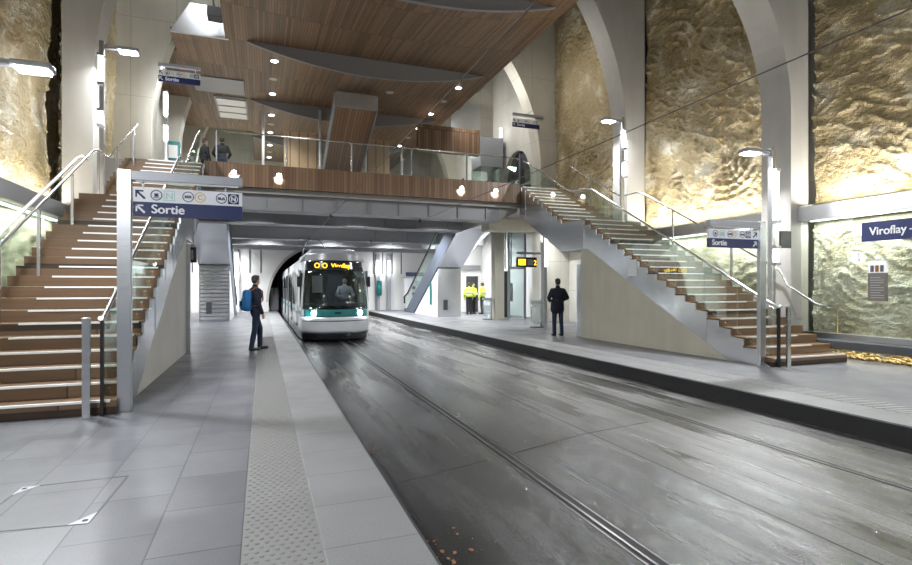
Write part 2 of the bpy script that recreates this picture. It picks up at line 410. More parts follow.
# seams in the track concrete: one long, one crossing
def FZ(px, py, z=-.24):
    k = (px - 456) / 529; s_, c_ = math.sin(yaw), math.cos(yaw); d = 529 * (1.5 - z) / (py - 287); return (d * (k * c_ + s_), d * (c_ - k * s_))
bm = B(); prism(bm, [(3.62, -4), (3.70, 20), (3.715, 20), (3.635, -4)], 'Z', -.3, -.2392)
for q in ([(399, 482), (488, 460)], [(514, 453), (584, 434), (648, 422)]):
    pp = [FZ(*a) for a in q]
    prism(bm, [(x, y - .010) for x, y in pp] + [(x, y + .010) for x, y in reversed(pp)], 'Z', -.3, -.2391)
struct('trim_seam', bm, 'groove')
# litter at the foot of the left edge
bm = B()
for k in range(60):
    x = LE + .05 + abs(random.gauss(0, .13)); y = random.choice([3.2, 5.6, 5.9, 7.5, 3.6]) + random.gauss(0, .18); s = random.uniform(.01, .03); a = random.random() * 6
    vs = [bm.verts.new((x + s * math.cos(a + t) * (1 if i % 2 else .6), y + s * math.sin(a + t), -.237 + random.random() * .008)) for i, t in enumerate((0, 1.5, 3, 4.6))]
    bm.faces.new(vs)
setp(obj('leaf_litter', bm, 'leaf', fixn=False), 'brown leaf scraps in the gutter along the near platform edge', 'leaf litter', None, 'stuff')
# access cover in left paving
t = thing('access_cover', 'paved access cover with steel corner plates in the near platform floor', 'floor hatch', (-1.9, 3.9, 0))
def FP(px, py):
    k = (px - 456) / 529; s, c = math.sin(yaw), math.cos(yaw); d = 529 * 1.5 / (py - 287); return (d * (k * c + s), d * (c - k * s))
cs = [FP(22, 487.5), FP(128, 476), FP(88, 523.5), FP(-40, 535)]
bm = B()
for a, b in zip(cs, cs[1:] + cs[:1]):
    v = Vector(b) - Vector(a); n = Vector((-v.y, v.x)).normalized() * .007
    prism(bm, [tuple(Vector(a) - n), tuple(Vector(b) - n), tuple(Vector(b) + n), tuple(Vector(a) + n)], 'Z', -.01, .0025)
obj('frame', bm, 'dgrey', t)
for i in (0, 1, 2, 3):
    if i == 1: continue
    a, b, c_ = Vector(cs[i]), Vector(cs[(i + 1) % 4]), Vector(cs[i - 1])
    p1, p2 = a.lerp(b, .17), a.lerp(c_, .2)
    bm = B(); prism(bm, [tuple(a), tuple(p1), tuple(p2)], 'Z', -.01, .003); pl = obj('corner_plate', bm, 'steelgrey', t)
    bm = B(); q = (a + p1 + p2) / 3; q = a.lerp(q, .8); lathe(bm, (q.x, q.y, 0), [(.018, -.005), (.018, .0045)], 10); obj('key_hole', bm, 'groove', pl)

# ------------------------------------------------------------------ ribs, walls
def rib(side, y0, base, zc, a, b, wall, name, mat='conc', th=.75, z0=-.3, top=13.6):
    # vertical pillar that springs into an elliptical arch over the hall; solid spandrel
    cx = 3.65
    pts = [(base, z0)]
    for k in range(0, 31):
        t = k / 30 * PI / 2
        pts.append((cx + side * a * math.cos(t), zc + b * math.sin(t)))
    pts += [(cx, top), (wall, top), (wall, z0)]
    bm = B(); prism(bm, pts, 'Y', y0, y0 + th); return struct(name, bm, mat)
for i, (y0, zc, b) in enumerate(((2.9, 5.5, 5.6), (8.6, 5.5, 5.6), (14.3, 6.2, 8.0), (20.0, 6.6, 7.5), (25.7, 6.8, 7.5), (31.4, 6.8, 7.5))):
    top = 13.6 if zc + b < 13.5 else 15
    wl = (11.75, 11.75, 11.9)[i] if i < 3 else 12.8
    rib(1, y0, 11.2, zc, 7.55, b, wl, 'pillar_right', 'conc' if i < 3 else 'concx', top=15, z0=-.3 if i < 4 else 4.6)
    hw = 7.3 if i < 3 else 7.1
    rib(-1, y0, 3.65 - hw, zc, hw, b if i < 3 else 8.2, -4.25 if i < 3 else -4.72, 'pillar_left', 'conc' if i < 3 else 'concx', top=15, z0=-.3 if i < 4 else 4.6)

arcs = {}
def rough_wall(name, x, y0, y1, z0, z1, side, seed, res=.05, amp=.10, mat='gold'):
    # a slab of scraped rock render: smooth fields, crumbled patches and fans of curved scrape ridges
    rnd = random.Random(seed)
    fans = [(rnd.uniform(y0, y1), z0 + (z1 - z0) * rnd.random() ** 1.4, rnd.uniform(.5, 1.7), rnd.uniform(0, 6.28), rnd.uniform(20, 40), rnd.uniform(.5, 1.3)) for _ in range(max(6, int((y1 - y0) * (z1 - z0) / 1.6)))]
    def d(y, z):
        p = Vector((seed * 7.3, y, z))
        v = noise.noise(p * .45) * .9 + noise.noise(p * 1.1) * .35
        mask = max(0, min(1, noise.noise(Vector((seed * 3.1, y * .55, z * .55))) * 2.6 + .35))
        v += noise.fractal(p * 2.6, .9, 2.1, 5) * .55 * mask
        q = noise.noise(Vector((seed, y * 1.3 + z * 1.0, z * 3.2 - y * 1.5)))
        v += max(0, 1 - abs(q) * 9) ** 2 * .75 * (1.2 - mask)
        for fy, fz, fr, fa, fk, fw in fans:
            dy, dz = y - fy, z - fz; r = math.hypot(dy, dz)
            if r < fr:
                da = (math.atan2(dz, dy) - fa + PI) % (2 * PI) - PI
                if abs(da) < fw:
                    fall = (1 - (r / fr) ** 4) * (1 - (da / fw) ** 4) * min(1, r / .2)
                    v += (max(0, math.sin(r * fk + da * .8)) ** 2 * .85 - .25) * fall
        return max(-.9, min(1.5, v)) * amp
    nu, nv = max(2, int((y1 - y0) / res)), max(2, int((z1 - z0) / res))
    bm = B(); gridsurf(bm, nu, nv, lambda u, v: (x + side * d(y0 + (y1 - y0) * u, z0 + (z1 - z0) * v), y0 + (y1 - y0) * u, z0 + (z1 - z0) * v))
    xb = x - side * .35
    back = [bm.verts.new((xb, yy, zz)) for yy, zz in ((y0, z0), (y1, z0), (y1, z1), (y0, z1))]; bm.faces.new(back)
    return struct(name, bm, mat, None, fixn=False)
for i, (a, b) in enumerate(((3.66, 8.59), (9.36, 14.29), (15.06, 19.99))):
    rough_wall('wall_right', 11.95, a, b, 3.2, 13, -1, 11 + i, .045, .115)
    rough_wall('wall_left', -4.50, a, b, 3.2, 13, 1, 31 + i, .07)
    if i < 2:
        rough_wall('wall_right_lower', 11.93, a, b, -.05, 3.2, -1, 51 + i, .05, .07, 'pale')
        rough_wall('wall_left_lower', -4.45, a, b, -.05, 3.2, 1, 71 + i, .08, .07, 'pale')
bm = B(); box(bm, 12.6, 12.9, -4, 38, -.4, 15); struct('wall_right_back', bm, 'concj')
bm = B(); box(bm, -5.3, -5.0, -4, 38, -.4, 15); struct('wall_left_back', bm, 'concj')
# concrete walls beyond the third arches, right one with a pointed doorway
def pointed(cy, w, zb, zt, n=10):
    h = w / 2; pts = []
    for k in range(n + 1):
        t = k / n; pts.append((cy - h * (1 - t ** 2.0) , zb + (zt - zb) * (.30 + .70 * math.sin(t * PI / 2)) if k else zb + (zt - zb) * .30))
    pts = [(cy - h, zb)] + pts
    return pts + [(2 * cy - p[0], p[1]) for p in reversed(pts[:-1])]
dp = pointed(22.95, 3.0, 5.19, 8.05)
bm = B(); prism(bm, [(20.75, 5.0), (20.75, 15), (25.7, 15), (25.7, 5.0)] + [(dp[-1][0], 5.0)] + list(reversed(dp)) + [(dp[0][0], 5.0)], 'X', 11.5, 11.9); struct('wall_upper_right', bm, 'concj')
bm = B(); box(bm, 11.5, 11.9, 26.45, 37, 5.0, 15); struct('wall_upper_far', bm, 'concj')
bm = B(); box(bm, 12.5, 12.8, 20.75, 37, -.3, 5.0); struct('wall_lower_right', bm, 'whitewall')
bm = B(); box(bm, -4.3, -3.95, 20.75, 37, -.3, 15); struct('wall_upper_left', bm, 'concj')
t = thing('arched_door', 'dark glazed pointed doorway in the concrete wall above the right staircase', 'door', (11.7, 22.95, 5.19)); 
bm = B(); prism(bm, [(p[0], p[1]) for p in dp], 'X', 11.72, 11.76); obj('glazing', bm, 'tramglass', t)
bm = B()
for yy in (21.45, 22.95, 24.45): box(bm, 11.66, 11.72, yy - .03, yy + .03, 5.19, 5.19 + (2.8 if yy == 22.95 else .9))
box(bm, 11.66, 11.72, 21.45, 24.45, 7.25 - .9, 7.31 - .9); obj('frame', bm, 'steelgrey', t)

# steel bands and glass in front of the lower walls
for nm, xs, g, sgn in (('right', 11.40, 11.52, 1), ('left', -4.02, -4.12, -1)):
    for (a, b) in ((3.66, 8.59), (9.36, 14.29)):
        t = thing('wall_band', {'right': {3: 'steel band over the glazed rock panel at the station name sign', 9: 'steel band behind the right staircase'}, 'left': {3: 'steel band on the left wall nearest the viewer', 9: 'dark steel band on the left wall above the stair handrail'}}[nm][int(a)], 'steel band', (xs, (a + b) / 2, 2.97))
        bm = B(); prism(bm, [(xs, 2.99), (xs, 3.30), (xs + sgn * .08, 3.34), (xs + sgn * .45, 3.34), (xs + sgn * .45, 2.99)] , 'Y', a, b); obj('cladding', bm, 'steel' if nm == 'right' else 'steelgrey', t)
        bm = B(); box(bm, min(xs + sgn * .25, xs + sgn * .33), max(xs + sgn * .25, xs + sgn * .33), a + .1, b - .1, 2.975, 2.99); obj('light_strip', bm, 'tube', t)
        bm = B(); box(bm, min(xs + sgn * .18, xs + sgn * .26), max(xs + sgn * .18, xs + sgn * .26), a + .1, b - .1, 3.34, 3.355); obj('light_strip', bm, 'tube', t)
        x = xs + sgn * .28
        light('AREA', (xs + sgn * .22, (a + b) / 2, 3.37), 165 if nm == 'right' else 80, (PI, 0, 0), .12, b - a - .3, (1, .97, .90), parent=t)
        light('AREA', (x, (a + b) / 2, 2.96), 95, (0, 0, 0), .1, b - a - .3, (.97, 1, .9), parent=t)
        bm = B(); n = 3
        pg = thing('glass_screen', {'right': {3: 'clear glass panel in front of the lit rock beside the bench', 9: 'clear glass panel in front of the rock behind the right staircase'}, 'left': {3: 'glass panel on the left wall nearest the viewer', 9: 'glass panel under the dark band beside the left staircase'}}[nm][int(a)], 'glass panel', (g, (a + b) / 2, 0))
        for k in range(n):
            bm = B(); w = (b - a) / n; box(bm, g - .006, g + .006, a + k * w + .01, a + (k + 1) * w - .01, .5 if nm == 'right' else 0.2, 2.97); obj('pane', bm, 'panelglass', pg)
# bench on the right wall
t = thing('wall_bench', 'long dark bench with steel top edge under the station name sign', 'bench', (11.2, 6.1, 0))
bm = B(); box(bm, 10.98, 11.5, 3.7, 8.75, .24, .40, .01); obj('seat', bm, 'dgrey', t)
bm = B(); box(bm, 11.38, 11.52, 3.7, 8.75, .40, .52, .01); obj('back_ledge', bm, 'steel', t)
for yy in (4.2, 6.2, 8.3):
    bm = B(); box(bm, 11.3, 11.45, yy - .04, yy + .04, 0, .24); obj('leg', bm, 'steeldark', t)
light('AREA', (11.62, 6.2, .22), 10, (0, .5, 0), .06, 4.6, (1, .95, .8), parent=t)

bm = B()
for k in range(700):
    r_ = random.uniform(.018, .045); yy = random.uniform(3.8, 8.4); uu = random.random()
    bmesh.ops.create_icosphere(bm, subdivisions=1, radius=r_, matrix=Matrix.Translation((11.52 + .30 * uu, yy, r_ * .7 + .16 * uu * random.random())) @ Matrix.Diagonal((1, random.uniform(.7, 1.4), random.uniform(.5, .9), 1)))
setp(obj('gravel', bm, 'pebble', fixn=False), 'golden pebbles lit along the foot of the wall under the bench', 'pebbles', None, 'stuff')

# end wall with tunnel mouth
def tun(n=24):
    pts = []
    for k in range(n + 1):
        a = PI - PI * k / n; pts.append((3.35 + 2.97 * math.cos(a), .6 + 3.35 * math.sin(a)))
    return pts
tp = tun()
bm = B(); prism(bm, [(-5, -.4), (-5, 5.0), (12, 5.0), (12, -.4), (tp[-1][0], -.4)] + list(reversed(tp)) + [(tp[0][0], -.4)], 'Y', 34, 34.4); struct('wall_end', bm, 'whitewall')
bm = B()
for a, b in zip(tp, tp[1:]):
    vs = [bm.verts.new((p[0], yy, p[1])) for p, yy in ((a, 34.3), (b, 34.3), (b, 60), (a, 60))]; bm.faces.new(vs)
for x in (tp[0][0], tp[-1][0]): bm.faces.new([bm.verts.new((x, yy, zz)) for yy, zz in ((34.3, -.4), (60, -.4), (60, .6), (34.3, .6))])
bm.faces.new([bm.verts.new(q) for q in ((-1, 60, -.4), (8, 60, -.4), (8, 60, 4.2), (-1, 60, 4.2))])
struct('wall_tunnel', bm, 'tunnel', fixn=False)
bm = B(); 
for a, b in zip(tp, tp[1:]):
    ca = (3.35, .6)
    def o_(p, s): return (ca[0] + (p[0] - ca[0]) * s, ca[1] + (p[1] - ca[1]) * s)
    prism(bm, [a, b, o_(b, 1.05), o_(a, 1.05)], 'Y', 33.96, 34.0)
struct('trim_tunnel', bm, 'conc')
# cabinet with yellow plate inside the tunnel mouth
t = thing('tunnel_cabinet', 'grey cabinet with a yellow plate at the tunnel mouth', 'cabinet', (.78, 36, 0))
bm = B(); box(bm, .5, 1.0, 35.8, 36.3, 0, 1.45, .01); obj('body', bm, 'steelgrey', t)
bm = B(); box(bm, .68, .82, 35.78, 35.8, 1.0, 1.3); obj('plate', bm, 'paleinkc', t)
# vertical slots in end wall
for k in range(22):
    x = -4.4 + k * .62
    if .2 < x < 6.6: 
        z0 = 3.7
        continue
    bm = B(); box(bm, x - .03, x + .03, 33.97, 34.0, 2.35, 3.75); setp(obj('wall_slot', bm, 'dgrey', base=(x, 34, 2.35)), 'narrow dark slot in the white end wall', 'wall slot', 'slots in the white end wall')
bm = B(); box(bm, -5, 12.8, 37, 37.3, 5.0, 15); struct('wall_end_upper', bm, 'concx')

# ------------------------------------------------------------------ mezzanine
DZ = 5.19
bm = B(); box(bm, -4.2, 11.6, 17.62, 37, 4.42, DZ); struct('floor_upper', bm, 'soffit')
bm = B(); box(bm, -1.62, 8.94, 17.46, 17.6, 4.58, 5.29); struct('trim_fascia', bm, 'fascia', 'wooden fascia of the upper floor')
def beam(y, z0, z1, x0, x1, d=.5, ribs=9):
    bm = B(); box(bm, x0, x1, y, y + d, z0, z1)
    for k in range(ribs):
        x = x0 + (k + .5) * (x1 - x0) / ribs; box(bm, x - .012, x + .012, y - .05, y, z0, z1)
    box(bm, x0, x1, y - .09, y + d + .09, z0 - .04, z0)
    struct('beam', bm, 'beamgrey')
beam(17.75, 3.95, 4.58, -1.5, 8.2)
beam(21.0, 3.90, 4.42, -4.0, 8.0); beam(27.0, 3.86, 4.42, -4.0, 11.5); beam(30.4, 3.82, 4.42, -4.0, 11.5)
bm = B(); box(bm, -4, 11.8, 33.4, 34, 3.75, 4.42); struct('beam', bm, 'beamgrey')
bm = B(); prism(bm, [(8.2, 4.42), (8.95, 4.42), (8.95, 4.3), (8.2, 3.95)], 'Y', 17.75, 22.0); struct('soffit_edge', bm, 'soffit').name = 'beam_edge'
bm = B(); box(bm, 8.95, 12, 20.4, 21.2, 3.9, 4.42); struct('beam', bm, 'warmconc')
bm = B(); box(bm, 10.2, 10.66, 22.5, 22.95, 0, 4.42); struct('column', bm, 'warmconc', 'square warm concrete column beside the glass lift')
# glass balustrade along the fascia
t = thing('bridge_balustrade', 'glass balustrade along the wooden edge of the upper floor', 'balustrade', (3.65, 17.55, DZ))
n = 5; w = (8.9 + 1.3) / n
for k in range(n):
    x0 = -1.3 + k * w; bm = B(); box(bm, x0 + .02, x0 + w - .02, 17.545, 17.56, 5.25, 6.22); obj('pane', bm, 'glass', t)
    bm = B(); box(bm, x0 - .02, x0 + .02, 17.56, 17.62, 5.0, 6.24); obj('post', bm, 'rail', t)
bm = B(); tube(bm, [(-1.3, 17.55, 6.25), (8.9, 17.55, 6.25)], .022, 8); obj('handrail', bm, 'rail', t)

# ------------------------------------------------------------------ staircases
RISE, TREAD, Y0 = .1674, .307, 7.25
def stair_nos():
    out = []
    for n in range(1, 32):
        yy = Y0 + TREAD * (n - 1)
        if n > 21: yy = Y0 + TREAD * 20 + 1.25 + TREAD * (n - 22)
        out.append((n, yy, RISE * n))
    return out
NOS = stair_nos()
def stair_z(y):
    z = 0
    for n, yy, zz in NOS:
        if y >= yy - 1e-6: z = zz
    return z
def slope_z(y):
    if y <= Y0: return RISE
    ys = Y0 + TREAD * 20
    if y <= ys: return RISE + (y - Y0) / TREAD * RISE
    if y <= ys + 1.25 - TREAD: return RISE * 21
    return min(RISE * 31, RISE * 21 + (y - ys - 1.25 + TREAD) / TREAD * RISE)
def staircase(mx, label, right):
    # mx maps a symmetric distance from the hall's axis side: inner face at +0, wall side at +2.06
    sg = 1 if right else -1
    X = lambda u: (8.94 + u) if right else (-1.62 - u)
    t = thing('staircase', label, 'staircase', (X(1.03), 12.5, 0))
    W = 2.06
    for i, (n, yy, zz) in enumerate(NOS):
        y1 = NOS[i + 1][1] if i + 1 < len(NOS) else 17.62
        xa, xb = sorted((X(.03 if n > 4 else (.0 if not right else .02)), X(W + (.0 if n > 3 else .0))))
        bm = B(); box(bm, xa, xb, yy, y1 + .02, zz - RISE + .004, zz, .004)
        if n > 3 and n < 22: pass
        s = obj('step', bm, 'stairwood', t)
        xa, xb = sorted((X(.06), X(W * (.72 if n > 1 else .98))))
        bm = B(); box(bm, xa, xb, yy - .006, yy + .035, zz - .022, zz + .004); obj('nosing', bm, 'nosing', s)
        # wooden end blocks stand proud of the cladding
    # cladding (stringer) on the track side: top follows the steps, lower edge measured
    low = [(8.2, 0.0), (12.85, 2.45), (13.2, 2.62), (14.65, 2.62), (17.2, 3.95), (17.46, 4.1)]
    def lowz(y):
        if y <= low[0][0]: return 0
        for (a, za), (b, zb) in zip(low, low[1:]):
            if a <= y <= b: return za + (zb - za) * (y - a) / (b - a)
        return low[-1][1]
    # facetted steel sheets, one per two steps
    ys = [Y0 + .02] + [NOS[k][1] for k in range(2, 31, 3)] + [17.46]
    for a, b in zip(ys, ys[1:]):
        pts = [(a, lowz(a))]
        for c in [q for q, _ in low if a < q < b]: pts.append((c, lowz(c)))
        pts.append((b, lowz(b)))
        tops = []
        prev = None
        for n, yy, zz in NOS:
            if yy >= a - 1e-6 and yy < b - 1e-6:
                tops.append((yy, max(zz - RISE, lowz(yy)) + .0)); tops.append((yy, zz - .03))
        e = stair_z(b - 1e-3) - .03; tops.append((b, e))
        tops = [(a, max(lowz(a), stair_z(a - 1e-3) - .03 if a > Y0 + .1 else 0))] + tops if not tops or tops[0][0] > a + 1e-3 else tops
        poly = list(reversed(pts)) + [q for q in tops]
        # drop duplicate points
        pp = []
        for q in poly:
            if not pp or (abs(q[0] - pp[-1][0]) + abs(q[1] - pp[-1][1])) > 1e-3: pp.append(q)
        bm = B(); x0, x1 = sorted((X(-.012), X(.022)))
        tilt = random.uniform(-.03, .03); lean_ = random.uniform(-.05, .07)
        prism(bm, pp, 'X', x0, x1)
        for v in bm.verts: v.co.x += sg * tilt * (v.co.y - a) * .6 - sg * lean_ * (v.co.z - lowz(v.co.y)) * .35
        obj('cladding_sheet', bm, 'steelbright', t)
    # concrete base under the lower flight
    bm = B(); x0, x1 = sorted((X(.01), X(W - .03)))
    prism(bm, [(8.2, 0), (13.55, 0), (13.55, 2.62), (13.2, 2.62), (12.85, 2.45)], 'X', x0, x1); obj('base_wall', bm, 'warmconc' if right else 'conc', t)
    # soffit of upper flight
    bm = B(); prism(bm, [(13.56, 2.62), (14.65, 2.62), (17.2, 3.95), (17.6, 4.15), (17.6, 4.5), (14.3, 3.2), (13.56, 3.2)], 'X', *sorted((X(.03), X(W)))); obj('soffit', bm, 'steelgrey', t)
    # inner balustrade
    u = .13
    path = [(X(u), y, slope_z(y) + .95) for y in [Y0 - .05] + [Y0 + .3 * k for k in range(1, 34) if Y0 + .3 * k < 17.5] + [17.5]]
    path = [(X(u), Y0 - .1, .17 + .97)] + path
    bm = B(); tube(bm, path, .026, 10); obj('handrail', bm, 'rail', t)
    for a in range(0, 12):
        ya, yb = Y0 + .05 + a * .85, Y0 + .05 + (a + 1) * .85 - .02
        if ya > 17.3: break
        yb = min(yb, 17.45)
        q = [(ya, slope_z(ya) - .05), (yb, slope_z(yb) - .05), (yb, slope_z(yb) + .90), (ya, slope_z(ya) + .90)]
        m_ = Y0 + TREAD * 20
        bm = B(); prism(bm, q, 'X', *sorted((X(u - .007), X(u + .007)))); obj('glass_pane', bm, 'glass', t)
    # end post of steel standing in front
    bm = B(); box(bm, *sorted((X(.22), X(.30))), 7.09, 7.14, 0, 1.15, .004); obj('end_post', bm, 'rail', t)
    bm = B(); box(bm, *sorted((X(.115), X(.145))), 7.18, 7.24, 0, 1.13, .003); obj('end_post', bm, 'black', t)
    # wall side rail
    if right:
        path = [(11.74, 7.93, .0), (11.74, 7.93, 1.05), (11.55, 7.93, 1.10), (11.25, 8.05, 1.13), (10.97, 8.5, 1.53)]
        u2 = 2.03
    else:
        path = [(X(1.75), 7.15, 0), (X(1.75), 7.15, 1.08)]; u2 = 1.75
    path2 = [(X(u2), y, slope_z(y) + (.93 if right else .98)) for y in [8.7 + .3 * k for k in range(30) if 8.7 + .3 * k < 17.5]]
    bm = B(); tube(bm, path + path2, .024, 10); obj('handrail', bm, 'rail', t)
    if not right:
        bm = B(); tube(bm, [(X(2.02), p[1], p[2] - .17) for p in path2[:18]], .03, 8); obj('lower_rail', bm, 'nosing', t)
    for yy in ((8.9, 10.3, 11.9, 13.6, 15.2, 17.0) if not right else (10.0, 12.0, 14.2, 16.0)):
        bm = B(); x0 = X(u2); box(bm, x0 - .022, x0 + .022, yy - .022, yy + .022, stair_z(yy), slope_z(yy) + .93); obj('rail_post', bm, 'rail', t)
    return t
staircase(0, 'left wooden staircase with pale nosings and glass side, rising beside the golden wall', False)
staircase(0, 'right wooden staircase with zigzag steel side, rising behind the exit sign', True)
t = thing('vending_kiosk', 'teal and white machine at the top of the left staircase', 'machine', (-2.95, 21.0, DZ))
bm = B(); box(bm, -3.17, -2.72, 20.9, 21.2, DZ, DZ + 1.45, .03); obj('body', bm, 'teal', t)
bm = B(); box(bm, -3.09, -2.80, 20.88, 20.9, DZ + .85, DZ + 1.3); obj('screen', bm, 'whitewall', t)

# notice taped to right stair cladding
bm = B(); box(bm, 8.905, 8.912, 11.0, 11.32, 1.78, 2.2); setp(obj('notice', bm, 'offwhite', base=(8.91, 11.16, 1.99)), 'white paper notice fixed to the steel side of the right staircase', 'notice')

# ------------------------------------------------------------------ ceiling
CZ = 9.8; YK = [13.75, 19.2, 25.1, 31.1, 37.0]; XL, XR = -.47, 8.15
def sag(x):
    if x <= XL or x >= XR: return 0
    u = (x - XL) / (XR - XL) * 2 - 1
    return .62 * (1 - u * u)
def cz(x, y, k):
    y0 = YK[k]; y1 = YK[k + 1]; t = (y - y0) / (y1 - y0)
    return CZ - sag(x) * (1 - t) ** 1.3
xs = [XL + (XR - XL) * i / 24 for i in range(25)]
bm = B()
for k in range(4):
    ny = 8
    g = [[bm.verts.new((x, YK[k] + (YK[k + 1] - YK[k]) * j / ny, cz(x, YK[k] + (YK[k + 1] - YK[k]) * j / ny, k))) for j in range(ny + 1)] for x in xs]
    for i in range(24):
        for j in range(ny): bm.faces.new((g[i][j], g[i + 1][j], g[i + 1][j + 1], g[i][j + 1])).smooth = True
def slab(x0, x1, y0, y1): box(bm, x0, x1, y0, y1, CZ, CZ + .15)
slab(XR, 8.6, 9.6, 37); slab(XL, XR, 9.6, 14.0)
slab(-1.15, XL, 9.6, 30.2); slab(-2.8, -1.15, 19.3, 20.8); slab(-3.9, -1.15, 20.8, 30.2)
struct('ceiling', bm, 'ceilwood', fixn=False)
for k in range(4):
    bm = B(); n = 24
    for i in range(n):
        a, b = xs[i], xs[i + 1]
        if sag(a) + sag(b) <= 0: continue
        y = YK[k]
        vs = [(a, CZ + .02), (b, CZ + .02), (b, CZ - sag(b)), (a, CZ - sag(a))]
        prism(bm, [v for j, v in enumerate(vs)] if sag(a) > 0 and sag(b) > 0 else ([vs[0], vs[1], vs[2]] if sag(a) == 0 else [vs[0], vs[1], vs[3]]), 'Y', y - .04, y - .002)
        if True:
            prism(bm, [(a, CZ - sag(a)), (b, CZ - sag(b)), (b, CZ - sag(b) - .05), (a, CZ - sag(a) - .05)], 'Y', y - .09, y + .02)
    struct('ceiling_riser', bm, 'beamgrey', 'grey lens shaped riser between ceiling bays')
bm = B(); box(bm, -1.15, -1.05, 9.6, 19.3, CZ + .15, CZ + 2.6); struct('wall_shaft_side', bm, 'whitewall')
light('AREA', (-1.9, 16.0, 12.3), 45, (1.05, 0, 0), .8, col=COOL)  # added bare fill inside the ceiling opening, no luminaire
bm = B(); prism(bm, [(-1.05, CZ - .02), (-1.05, CZ + 1.0), (-2.2, CZ + 1.0), (-2.8, CZ - .02)], 'Y', 19.22, 19.3); struct('wall_shaft_steel', bm, 'steel')
bm = B(); prism(bm, [(-1.05, CZ + 1.0), (-1.05, CZ + 2.6), (-1.3, CZ + 2.6), (-2.2, CZ + 1.0)], 'Y', 19.24, 19.32); struct('wall_shaft_end', bm, 'concx')
bm = B(); box(bm, -5.2, 12.8, -4, 37.3, 15, 15.3); struct('ceiling_vault', bm, 'conc')
t = thing('projector_lamp', 'black projector hung on a rod at the wooden ceiling edge', 'lamp', (-1.35, 18.3, 10.0))
bm = B(); box(bm, -1.62, -1.18, 18.15, 18.6, 9.98, 10.3, .03); obj('housing', bm, 'dgrey', t)
bm = B(); tube(bm, [(-1.4, 18.35, 10.25), (-1.75, 18.2, 12.2)], .03, 8); obj('rod', bm, 'steelgrey', t)
# vent and steel strip in the ceiling on the left
t = thing('ceiling_vent', 'steel louvre vent in the wooden ceiling above the people on the upper floor', 'vent', (-1.25, 26.5, CZ - .05))
bm = B(); box(bm, -1.95, -.62, 25.0, 28.0, CZ - .06, CZ - .01); obj('frame', bm, 'steelgrey', t)
for k in range(3):
    bm = B(); box(bm, -1.88, -.68, 25.15 + k * .95, 25.95 + k * .95, CZ - .12, CZ - .06, .02); obj('louvre', bm, 'steel', t)
bm = B(); box(bm, -2.6, -.7, 22.9, 24.6, CZ - .04, CZ - .003); setp(obj('ceiling_plate', bm, 'steelgrey', base=(-1.6, 23.7, CZ - .02)), 'flat steel plate let into the wooden ceiling in front of the vent', 'steel plate')
# downlights
def downlight(x, y, z, on, label, power=40):
    t = thing('downlight', label, 'ceiling light', (x, y, z), 0, 'round downlights in the wooden ceiling' if on else 'unlit discs in the wooden ceiling')
    bm = B(); lathe(bm, (x, y, z), [(.14, -.035), (.16, -.03), (.16, .0)], 20); obj('rim', bm, 'dimlens', t)
    bm = B(); lathe(bm, (x, y, z), [(.115, -.045), (.12, -.034)], 20); obj('lens', bm, 'lamp' if on else 'dimlens', t)
    if on: light('SPOT', (x, y, z - .1), power, spot=1.9, radius=.1, col=(1, .97, .92), parent=t)
def ceil_at(x, y):
    for k in range(4):
        if YK[k] <= y < YK[k + 1]: return cz(x, y, k)
    return CZ
k = 0
for y, on in ((20.0, 1), (22.0, 0), (23.9, 1), (26.4, 1), (28.2, 0), (29.9, 1), (31.9, 1), (34, 0), (35.6, 1)):
    downlight(.42, y, ceil_at(.42, y), on, 'lit round downlight in the left row of the wooden ceiling' if on else 'unlit round disc in the left row of the wooden ceiling', 480)
for y, on in ((20.3, 1), (22.2, 0), (24.1, 1), (26.2, 1), (28.3, 0), (30.2, 1)):
    downlight(7.55, y, ceil_at(7.55, y), on, 'lit round downlight in the right row of the wooden ceiling' if on else 'unlit round disc in the right row of the wooden ceiling', 260)
downlight(4.9, 21.2, ceil_at(4.9, 21.2), 0, 'pale disc alone in the middle of the wooden ceiling')

for i, y in enumerate((17.0, 20.6, 23.0, 25.8, 29.0)):
    t = thing('edge_light', 'small strip light along the right edge of the wooden ceiling', 'ceiling light', (8.66, y, CZ + .08), 0, 'strip lights on the right edge of the wooden ceiling')
    bm = B(); box(bm, 8.6, 8.68, y - .35, y + .35, CZ - .0, CZ + .12, .01); obj('housing', bm, 'steelgrey', t)
    bm = B(); box(bm, 8.68, 8.69, y - .3, y + .3, CZ + .02, CZ + .10); obj('lens', bm, 'lamp', t)
    light('AREA', (8.72, y, CZ + .05), 48, (0, -PI / 2 + .35, 0), .1, .6, (1, .98, .94), parent=t)
# fascia spots
for x, lb in ((-.8, 'left'), (.5, 'second from left'), (6.59, 'third from left'), (7.9, 'right')):
    t = thing('fascia_spotlight', {'left': 'bright round spotlight on the wooden fascia just right of the stair top sign', 'second from left': 'bright round spotlight on the wooden fascia above the waiting man', 'third from left': 'bright spotlight on the wooden fascia, inner one of the pair near the right stair', 'right': 'bright spotlight on the wooden fascia, outer one nearest the right stair'}[lb], 'spotlight', (x, 17.44, 4.98))
    bm = B(); tube(bm, [(x, 17.46, 4.98), (x, 17.38, 4.97)], .085, 16); obj('housing', bm, 'steel', t)
    bm = B(); tube(bm, [(x, 17.38, 4.97), (x, 17.37, 4.97)], .07, 16); obj('lens', bm, 'headlight', t)
    light('SPOT', (x, 17.3, 4.93), 120, (math.radians(75), 0, 0), spot=1.2, radius=.07, col=COOL, parent=t)
